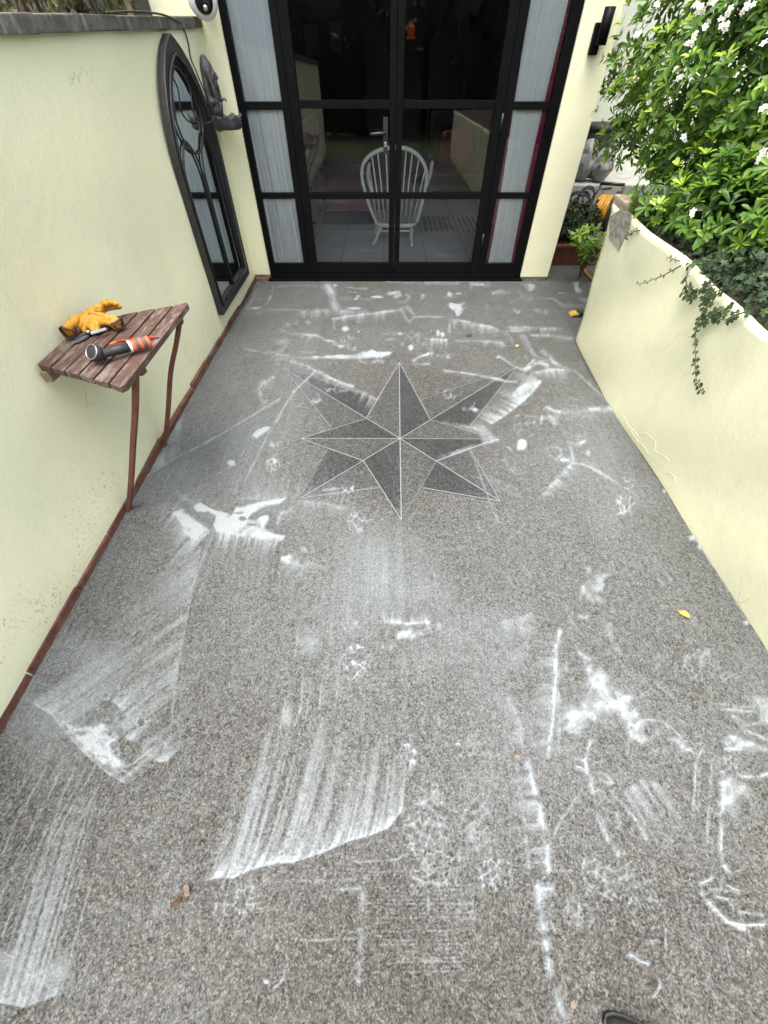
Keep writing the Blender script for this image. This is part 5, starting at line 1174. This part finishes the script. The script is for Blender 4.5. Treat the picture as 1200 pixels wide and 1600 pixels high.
sw([(820,585),(760,650),(665,755)],(70,35),.75,1,.5); ln([(820,585),(760,650),(665,755)],2.2,.55); ln([(820,582),(880,590),(950,620),(1070,695)],1.4,.8,.3); ln([(890,560),(960,620)],1,.5); ln([(930,570),(1000,650)],1.1,.5); el(910,530,14,18,.6); ln([(1070,695),(1190,770)],.9,.35)
net(1130,695,46,42,.85,6); net(1110,815,62,66,.95,7); net(590,345,85,42,.7,7); net(565,400,85,42,.4,7); net(720,520,55,34,.5,6); net(150,195,65,34,.6,6); net(250,265,42,32,.75,6); el(290,290,14,10,.8); net(870,240,40,20,.4,6); net(840,320,90,60,.3,7)
ln([(85,555),(200,520),(330,475),(415,455)],2,.6); pg([(340,380),(415,450),(330,475),(290,400)],.42,3); ln([(215,85),(310,100),(400,120),(470,133),(520,136)],1.1,.7,.2); ln([(330,315),(375,335)],1,.5); ln([(110,355),(230,380),(320,400)],1.3,.5); film(300,390,80,40,.3)
sw([(430,560),(520,660)],(40,-40),.3,1,.5); ln([(255,510),(300,600),(345,730),(400,870),(420,910)],.9,.4,.2); ln([(330,680),(300,590)],.8,.3)
for i in range(9): ln([(330+i*22,640+i*9),(390+i*22,720+i*9)],.8,.22)
# --- left of the star
g(230, 640, 3.333)
pg([(185,25),(165,245),(0,350),(95,185)],.62,2,.2,.3); ln([(185,25),(168,240)],1.1,.6,.2); ln([(-20,365),(0,352),(160,250),(240,215),(430,110),(610,0),(690,-50)],1.3,.7,.2)
pg([(540,148),(575,110),(620,95),(650,97),(620,125),(570,160)],1,1,.3,.1); ln([(645,100),(600,200),(510,380)],1,.6,.2); el(440,285,22,17,1); ln([(600,215),(440,300),(330,370),(200,470),(60,590)],.9,.35)
net(670,185,36,28,.7,6); net(655,285,42,46,.9,6)
pg([(130,545),(180,512),(230,560),(300,610),(340,625),(300,668),(240,690),(190,640)],1,2,.5,.15); pg([(240,510),(280,492),(330,520),(420,545),(440,552),(400,592),(345,602),(362,560),(320,535),(270,545)],1,1,.5,.15)
pg([(345,602),(440,560),(460,515),(540,500),(650,480),(740,462),(690,492),(600,520),(540,552),(520,580),(580,570),(625,550),(640,572),(610,612),(640,645),(720,662),(700,692),(600,682),(450,662),(370,642)],1,1,.7,.3)
cut(500,575,25,12); cut(550,605,22,9); cut(480,545,30,8,.6)
sw([(360,640),(450,655),(560,650),(640,650),(720,670)],(-35,140),.95,1,.5,.55,.35); sw([(345,622),(290,665),(235,695)],(-140,170),.8,1,.4,.6,.2); sw([(130,545),(180,620),(240,690)],(-90,120),.7,1,.5,.6,.2); sw([(300,660),(200,700)],(-200,260),.5,1,.4,.8,.05)
ln([(350,640),(310,750),(250,890),(210,1000)],1,.5,.2); sw([(480,472),(620,470),(740,460)],(0,-48),.6,1,.6); sw([(780,480),(900,490),(1050,520)],(20,70),.55,1,.5,.6,.2); ln([(760,465),(900,490),(1050,520)],2.2,.35)
pg([(690,765),(760,760),(800,790),(780,825),(720,812),(695,790)],.8,2,.9,.5); pg([(790,712),(840,735),(830,755),(795,745)],.7,1,.7); sw([(830,790),(940,830)],(-10,70),.5,1,.6); sw([(690,790),(830,820)],(0,70),.45,1,.6)
ln([(700,550),(680,600)],2,.5); ln([(690,545),(740,540),(760,510)],2.2,.5); net(1090,590,56,62,.75,7); net(1045,420,40,28,.85,5); ln([(790,465),(1050,435),(1190,405)],.9,.4); ln([(920,425),(990,422)],1.5,.55); ln([(0,365),(130,430),(240,490)],2.6,.42); ln([(90,410),(210,460)],1.6,.4)
for i in range(26): ln([(690+i*17,330+(i*53) % 120),(640+i*17,520+(i*37) % 150)],.8,.17+.1*((i*7) % 3 == 0))
for i in range(16): ln([(430+i*34,700+(i*29) % 60),(410+i*34,900+(i*41) % 90)],.8,.17)
# --- left middle smear
g(40, 1000, 3.75)
sw([(20,360),(160,440),(280,590),(390,700),(500,790),(600,850)],[(520,-360),(560,-400),(640,-430),(660,-470),(560,-460),(460,-420)],.62,.75,.30,.9,.02)
sw([(20,360),(160,440),(280,590),(390,700),(500,790),(600,850)],(120,-85),.8,.9,.3,.4,.45); pg([(170,450),(250,480),(340,520),(430,500),(520,490),(560,560),(530,660),(600,740),(560,780),(470,740),(370,650),(290,560)],.85,3,.6,.3)
sw([(590,560),(640,620),(700,670),(790,715),(836,712)],(160,-140),.75,.8,.3,.6,.2); pg([(590,520),(640,590),(710,650),(840,580),(838,710),(780,712),(690,665),(600,600)],.55,3,.8,.5)
sw([(480,330),(560,400),(620,480)],(330,-300),.75,.7,.25,.8,.1); cut(470,462,62,30,.8); cut(625,655,55,75,.95); cut(330,550,35,14,.6); cut(540,545,45,30,.5)
for bx, by, br_ in [(550,280,9),(572,325,20),(480,330,22),(428,400,11),(535,495,17),(505,550,15),(600,545,14),(530,620,26),(685,485,28),(410,355,14),(540,465,8),(590,515,9),(540,660,14),(320,600,9)]: ring(bx,by,br_,br_,.9,.75,.7)
for i in range(70): el(250+rnd.random()*340, 440+rnd.random()*300, 0, 0) if False else cut(230+rnd.random()*370, 440+rnd.random()*330, 4, 4, .8)
ln([(560,640),(545,690),(600,750),(700,675),(800,590)],1.4,.8); net(580,790,70,52,.7,8,1,.3); ln([(340,290),(375,350),(380,395)],1.1,.5)
g(0, 0, 1)
ln([(330,830),(300,930),(285,1010),(272,1100),(265,1190)],.9,.42,.2); sw([(318,850),(300,930),(285,1010),(274,1080)],(-150,105),.42,1,.28,.85,.05); sw([(312,870),(296,940)],(-120,80),.3,1,.4,.9,.02)
# --- lower left smear
g(0, 1200, 2)
sw([(-40,720),(80,745),(160,710),(240,670)],[(190,-640),(200,-680),(190,-660),(110,-430)],.6,.6,.30,.9,.05); pg([(-60,540),(40,560),(120,570),(200,600),(240,660),(150,700),(60,738),(-60,725)],.36,8,.9,.6); sw([(-40,720),(80,745),(200,700)],(60,-200),.6,.8,.35,.6,.3)
for l_ in [((300,0),(170,230),(110,420),(60,560)),((240,0),(130,240),(30,480),(0,560)),((200,0),(100,200),(0,420)),((150,0),(60,160),(0,300)),((320,40),(200,280),(130,480)),((110,0),(0,180)),((270,0),(150,240),(80,430))]: ln(l_,1.3,.42)
net(740,430,72,100,.5,10,1); ln([(865,550),(905,600),(890,650),(860,685)],1.8,.6); el(835,665,9,8,.75); ln([(1140,340),(1130,500),(1120,660)],4,.32); ln([(830,350),(1000,352),(1150,345)],1.5,.3); ln([(1050,378),(1150,375)],2.2,.45); ln([(910,540),(1140,530)],1.2,.3); el(1122,662,6,8,.6); film(460,200,40,40,.16); film(120,620,150,90,.12)
for i in range(5): el(430+i*60+rnd.random()*30, 90+rnd.random()*280, 8, 5, .35)
# --- centre smear
g(300, 960, 3)
ed = [(60,1250),(110,1235),(200,1232),(290,1190),(400,1165),(480,1160),(600,1120),(740,1060),(850,1030),(920,1000),(985,920),(992,860)]
sw(ed, [(200,-560),(210,-620),(230,-700),(240,-720),(230,-640),(210,-560),(170,-500),(120,-420),(90,-380),(70,-340),(40,-330),(20,-280)],.62,.55,.36,.95,.02,bend=(-30,-60)); sw(ed, [(x_*1.5, y_*1.5) for x_, y_ in ((110,-150),(110,-170),(110,-200),(110,-210),(100,-200),(90,-210),(80,-200),(60,-190),(50,-190),(40,-170),(10,-160),(0,-130))],.98,.9,.30,.45,.42,ends=.03)
film(445,480,34,75,.55); film(550,140,65,85,.4); film(330,1150,120,60,.12)
for l_, a in [(((520,270),(515,440),(480,530)),.5),(((460,280),(440,420),(400,620),(360,760),(240,1030)),.5),(((690,200),(680,400)),.3),(((610,330),(600,440)),.4),(((560,300),(540,470)),.35),(((500,60),(485,210)),.5),(((370,680),(300,850),(240,1030)),.45),(((470,560),(420,760),(330,1000)),.4),(((850,690),(830,840)),.3),(((920,520),(910,640)),.3),(((1075,480),(1080,560)),.4),(((1155,460),(1158,520)),.5),(((1105,500),(1100,570)),.3),(((655,30),(650,150)),.3),(((545,70),(535,120)),.3)]: ln(l_,1.3,a)
for i in range(60): cut(300+rnd.random()*400, 1000+rnd.random()*130, 4, 4, .8)
net(750,40,50,46,.7,8,1); net(775,230,68,92,.95,8,1); net(1005,670,56,72,.75,9,1); net(1090,1000,105,230,.7,10,1.1); net(1280,620,50,60,.8,10,1.1)
ln([(660,1110),(780,1160),(950,1150),(1080,1090)],1.2,.45); ln([(700,1190),(850,1210),(1000,1195)],1,.35); ln([(1040,1230),(1090,1255),(1180,1260)],2.2,.75); ln([(1080,1190),(1160,1205),(1200,1150)],1.8,.75)
sw([(893,5),(905,40),(1000,46),(1112,42)],(0,-70),.95,1,.5,.5,.35,ends=.02); ln([(893,0),(905,40),(1000,46),(1112,42)],2.2,.9); pg([(935,105),(1000,85),(1085,75),(1060,125),(970,130)],.75,2,1.2,.6); pg([(1130,40),(1175,40),(1170,75),(1140,70)],.5,3,.9)
# --- right: long ridges and the big blot
g(780, 860, 2.857)
rg = [(265,365),(250,420),(248,560),(238,700),(225,830),(212,920)]; ln(rg,3.4,.95,.4); sw(rg,(-110,10),.6,1,.45,.8,.1); ln([(262,640),(268,760),(262,880)],2.8,.7); film(60,500,60,60,.1)
pg([(270,690),(330,690),(370,670),(388,620),(380,560),(365,480),(400,485),(450,550),(540,620),(600,670),(640,760),(655,860),(600,800),(560,830),(540,740),(450,750),(390,790),(330,830),(270,800)],.72,4,.9,.45); pg([(330,700),(390,660),(400,600),(460,640),(520,690),(500,730),(400,745),(340,740)],.85,5,.6,.3)
ln([(350,460),(400,490)],2.6,.65); pg([(450,330),(490,322),(512,410),(548,472),(490,420)],.6,2,.6); sw([(490,325),(512,410),(550,475)],(-80,-40),.35)
pg([(350,175),(430,110),(490,115),(440,140),(462,230),(400,262),(390,200)],.55,3,1.1,.6); ln([(430,120),(495,112)],2,.6); sw([(0,320),(80,310),(150,275)],(25,110),.6,1,.5); sw([(0,345),(165,345)],(10,60),.45); film(80,480,70,35,.22)
pg([(552,800),(640,790),(652,862),(590,850)],.9,2,.5); ln([(575,850),(562,912)],2,.6); ln([(660,755),(730,768),(800,830),(860,905)],1.7,.65); pg([(720,840),(780,832),(830,870),(862,910),(760,862)],.75,2,.6); net(760,890,40,30,.4,8)
pg([(985,855),(1020,818),(1060,830),(1200,880),(1215,892),(1010,888)],.85,2,.6); for_l = [((970,708),(1060,716),(1140,725)),((1030,740),(1100,782),(1150,770)),((1040,750),(1120,820),(1200,850)),((1040,700),(1130,700)),((930,680),(1000,690)),((1060,770),(1090,810))]
for l_ in for_l: ln(l_,2,.7)
pg([(1118,672),(1150,648),(1230,690),(1230,800),(1160,760)],.6,4,.8,.5); sw([(1120,650),(1240,720)],(40,100),.5); ln([(1000,888),(1100,890),(1230,892)],2.6,.95); net(900,510,95,75,.4,9); net(1010,560,60,40,.35,9); ln([(860,475),(920,490)],1.5,.5)
for l_ in [((640,580),(760,700)),((560,540),(680,630)),((700,600),(800,690)),((610,620),(720,730)),((420,400),(520,480)),((240,190),(330,330)),((60,20),(140,120)),((0,80),(70,170)),((690,40),(800,180)),((660,60),(730,160)),((300,300),(400,420))]: ln(l_,1.1,.33)
bnd = [(40,660),(75,720),(95,800),(102,870)]; ln(bnd,3.2,.45); sw(bnd,(-70,0),.45,1,.5,.8,.1)
g(780, 1160, 2.857)
bn = [(120,90),(150,200),(175,300),(200,420),(216,565)]; ln(bn,4.6,.88,.7); ln([(70,90),(95,250),(115,400),(130,560)],2.6,.45); sw(bn,(-130,14),.62,.8,.33,.8,.2); ln([(230,570),(320,575)],1.2,.35)
ln([(165,640),(185,740),(195,860),(208,920)],4.6,.9,.7); pg([(148,640),(238,640),(232,690),(160,702)],.6,2,.7); ln([(235,715),(215,770),(245,840)],1.7,.55); sw([(175,640),(195,860)],(-60,5),.4)
ln([(400,0),(380,80),(400,170),(410,225)],2.8,.85); [ln(l_,2,.8) for l_ in [((335,70),(380,82)),((340,105),(390,132)),((405,105),(450,85)),((410,160),(440,132),(470,145),(500,182)),((410,182),(450,168),(490,185)),((420,225),(440,210),(465,240))]]
ln([(380,190),(330,260),(270,350),(235,430)],1.8,.42); ln([(555,290),(610,350),(650,430)],2.1,.7); ln([(520,320),(530,380)],1.6,.6); sw([(540,230),(640,160),(720,190)],(190,300),.48,1,.3,.9,.02); sw([(480,200),(560,290)],(120,180),.3)
ln([(415,300),(480,430),(530,510)],2.2,.5); ln([(440,320),(500,460)],1.2,.4); el(525,495,10,16,.6); el(550,490,8,14,.5); ln([(870,90),(865,200),(855,345)],1.6,.7); ln([(945,80),(930,260),(920,450)],1.7,.45); ln([(890,90),(880,300)],1.3,.35); ln([(900,30),(870,100)],2,.7); ln([(905,40),(945,55),(970,80)],1.6,.6)
pg([(975,165),(1040,135),(1062,180),(1112,188),(1060,250),(1000,300),(985,420),(972,340)],.75,3,.6); ln([(990,175),(985,330),(980,450),(990,540),(1018,585)],2.6,.85); ln([(1060,150),(1130,158),(1230,130)],3,.85); ln([(1020,150),(1060,180)],2.2,.8); sw([(1000,300),(1110,190)],(70,130),.4); net(1010,95,60,50,.6,8)
ln([(940,605),(890,625),(893,670),(950,740),(1010,800),(1085,832)],2.8,.9); ln([(950,680),(1010,700),(1060,752),(1165,768)],2,.8); ln([(1010,800),(1090,812),(1170,810)],2.8,.9); ln([(990,600),(985,655)],1.8,.7); ln([(1010,640),(1080,665)],1.8,.7); ln([(1000,660),(1070,670)],1.2,.5); ln([(930,655),(985,655)],1.5,.5)
ln([(375,520),(365,560),(380,610),(405,665)],1.9,.75); ln([(375,540),(430,525)],1.8,.7); ln([(460,560),(470,620),(520,650)],1.5,.55); net(425,585,80,66,.55,10,1.1); net(525,590,75,64,.45,10,1.1); net(380,740,95,75,.42,11,1.1); net(640,700,75,95,.42,11,1.1); ln([(630,690),(670,750),(730,840),(740,915)],1.4,.6); ln([(585,690),(565,740)],1.3,.5); film(580,640,120,80,.1); net(20,580,40,60,.7,10,1.1)
g(600, 1200, 2)
net(335,330,46,58,.75,10,1.1); net(140,190,80,105,.62,10,1.1); net(180,300,70,72,.6,10,1.1); net(290,180,55,90,.42,11,1.1); sw([(275,365),(285,500)],(-150,0),.42,1,.4,.9,.1); ln([(138,390),(140,490)],1.8,.4); ln([(0,610),(150,600),(240,605)],1.3,.35); ln([(0,575),(110,572)],1.2,.3)
for y_ in range(370, 640, 14): ln([(-40+(y_*7) % 60, y_),(220+(y_*13) % 70, y_-4)],1,.18+.14*((y_//14) % 3 == 0))
ln([(488,370),(495,440),(505,520),(515,640)],4,.6,.8); ln([(515,640),(540,720),(570,800)],3,.35); film(545,740,40,70,.25); ln([(765,580),(795,600),(820,610)],3,.65); ln([(845,630),(858,680),(838,715)],1.6,.5); ln([(880,660),(912,608)],1.2,.35); net(690,440,70,70,.35,11,1.1); net(830,470,60,90,.35,12,1.1); net(600,430,60,60,.35,11)
for i in range(14): ln([(900+i*24,380+(i*37) % 140),(960+i*24,560+(i*53) % 160)],1,.22)
# --- foam caught along the foot of the right wall
g(0, 0, 1)
for e in [(955,640,9,4,.9),(1034,752,7,5,.95),(1040,768,6,4,.95),(1082,842,8,5,.8),(1092,856,5,5,.7),(1164,974,6,4,.7)]: el(*e)
ln([(990,670),(1010,705),(1032,748)],1.6,.5); ln([(903,532),(915,545)],1.8,.7); ln([(1095,860),(1125,905),(1165,972)],1.3,.35)
# thin scrub film over everything, streaked the way the broom went
yy, xx = np.mgrid[0:HY, 0:WX]; ang = (xx+X0-600)/np.maximum(120, (yy+Y0-86)); ang = np.clip(ang, -1.2, 1.2)
ph = (ang*420).astype(np.float32); r_ = np.random.default_rng(3).random(4000); st1 = .6*np.interp(ph.ravel()+1500, np.arange(4000), r_).reshape(ph.shape) + .4*np.interp(ph.ravel()*2.3+1800, np.arange(4000), r_).reshape(ph.shape); st1 *= .55+.9*N4*val_noise(HY, WX, 70, 40, 21)*1.6
film_m = np.clip(.62*val_noise(HY, WX, 150, 170, 9)+.38*val_noise(HY, WX, 50, 60, 10)-.40, 0, 1)*1.5
lft = np.clip((560-(xx+X0))/600, 0, .8)
D_ = .74*D_ + .42*blur(D_, 2); D_ *= .72+.58*N2
nostar = 1-.75*np.clip(1.25-np.hypot((xx+X0-625)/190, (yy+Y0-690)/135), 0, .6)/.6
mid_ = np.clip(1.15-np.abs((yy+Y0)-890)/560, .10, 1)*nostar
D_ += (mid_*(film_m*.45+.24)*(.65+.5*np.clip(st1-.25, 0, 1)) + .10*lft*film_m*2)*(1-np.clip(D_*1.6, 0, 1)); D_ = np.clip(D_, 0, 1).astype(np.float32)
# the surveyed densities become a real sheet of foam on the floor
STEP = 1.45
us = np.arange(-70, 1271, STEP); vs_ = np.arange(432, 1662, STEP); PX, PY = np.meshgrid(us, vs_)
xr = (PX-600)/F; yu = -(PY-800)/F; dyw = yu*st + ct; dzw = yu*ct - st; tt_ = -CAM_H/dzw; WXx, WYy = xr*tt_, dyw*tt_
fx = PX-X0; fy = PY-Y0; ix = np.clip(fx.astype(int), 0, WX-2); iy = np.clip(fy.astype(int), 0, HY-2); ax_ = np.clip(fx-ix, 0, 1); ay = np.clip(fy-iy, 0, 1)
dn = (D_[iy, ix]*(1-ax_)+D_[iy, ix+1]*ax_)*(1-ay) + (D_[iy+1, ix]*(1-ax_)+D_[iy+1, ix+1]*ax_)*ay
inside = (WXx > XL+.013) & (WYy < DY-.036) & (WXx < np.where(WYy > 3.14, 2.5, np.where(WYy > 2.45, XR+.06*((WYy-2.45)/.69)**2-.006, XR-.006)))
hz = .0075 + .009*np.clip(dn-.35, 0, 1)
V = np.stack([WXx, WYy, hz], -1).reshape(-1, 3); idx = np.arange(PX.size).reshape(PX.shape)
cell = np.maximum(np.maximum(dn[:-1,:-1], dn[1:,1:]), np.maximum(dn[1:,:-1], dn[:-1,1:])) > .05
okc = cell & inside[:-1,:-1] & inside[1:,1:] & inside[1:,:-1] & inside[:-1,1:]
Q = np.stack([idx[1:,:-1], idx[1:,1:], idx[:-1,1:], idx[:-1,:-1]], -1)[okc]
used = np.unique(Q); remap = np.zeros(PX.size, np.int64); remap[used] = np.arange(len(used))
so2 = np_mesh('soap_suds', V[used], remap[Q], M['suds'], None, {'suds': dn.ravel()[used]}, True)
tag(so2, 'white soap suds smeared and trodden across the wet gravel floor', 'soap suds', kind='stuff')

# ---- put each single-mesh thing's origin at its own foot
for o in [o for o in C.objects if o.type == 'MESH' and o.parent is None and o.get('kind') is None]:
    n = len(o.data.vertices); co = np.empty(n*3, np.float32); o.data.vertices.foreach_get('co', co); co = co.reshape(-1, 3)
    c = np.array([(co[:,0].min()+co[:,0].max())/2, (co[:,1].min()+co[:,1].max())/2, co[:,2].min()])
    o.data.vertices.foreach_set('co', (co-c).ravel()); o.data.update(); o.location = c
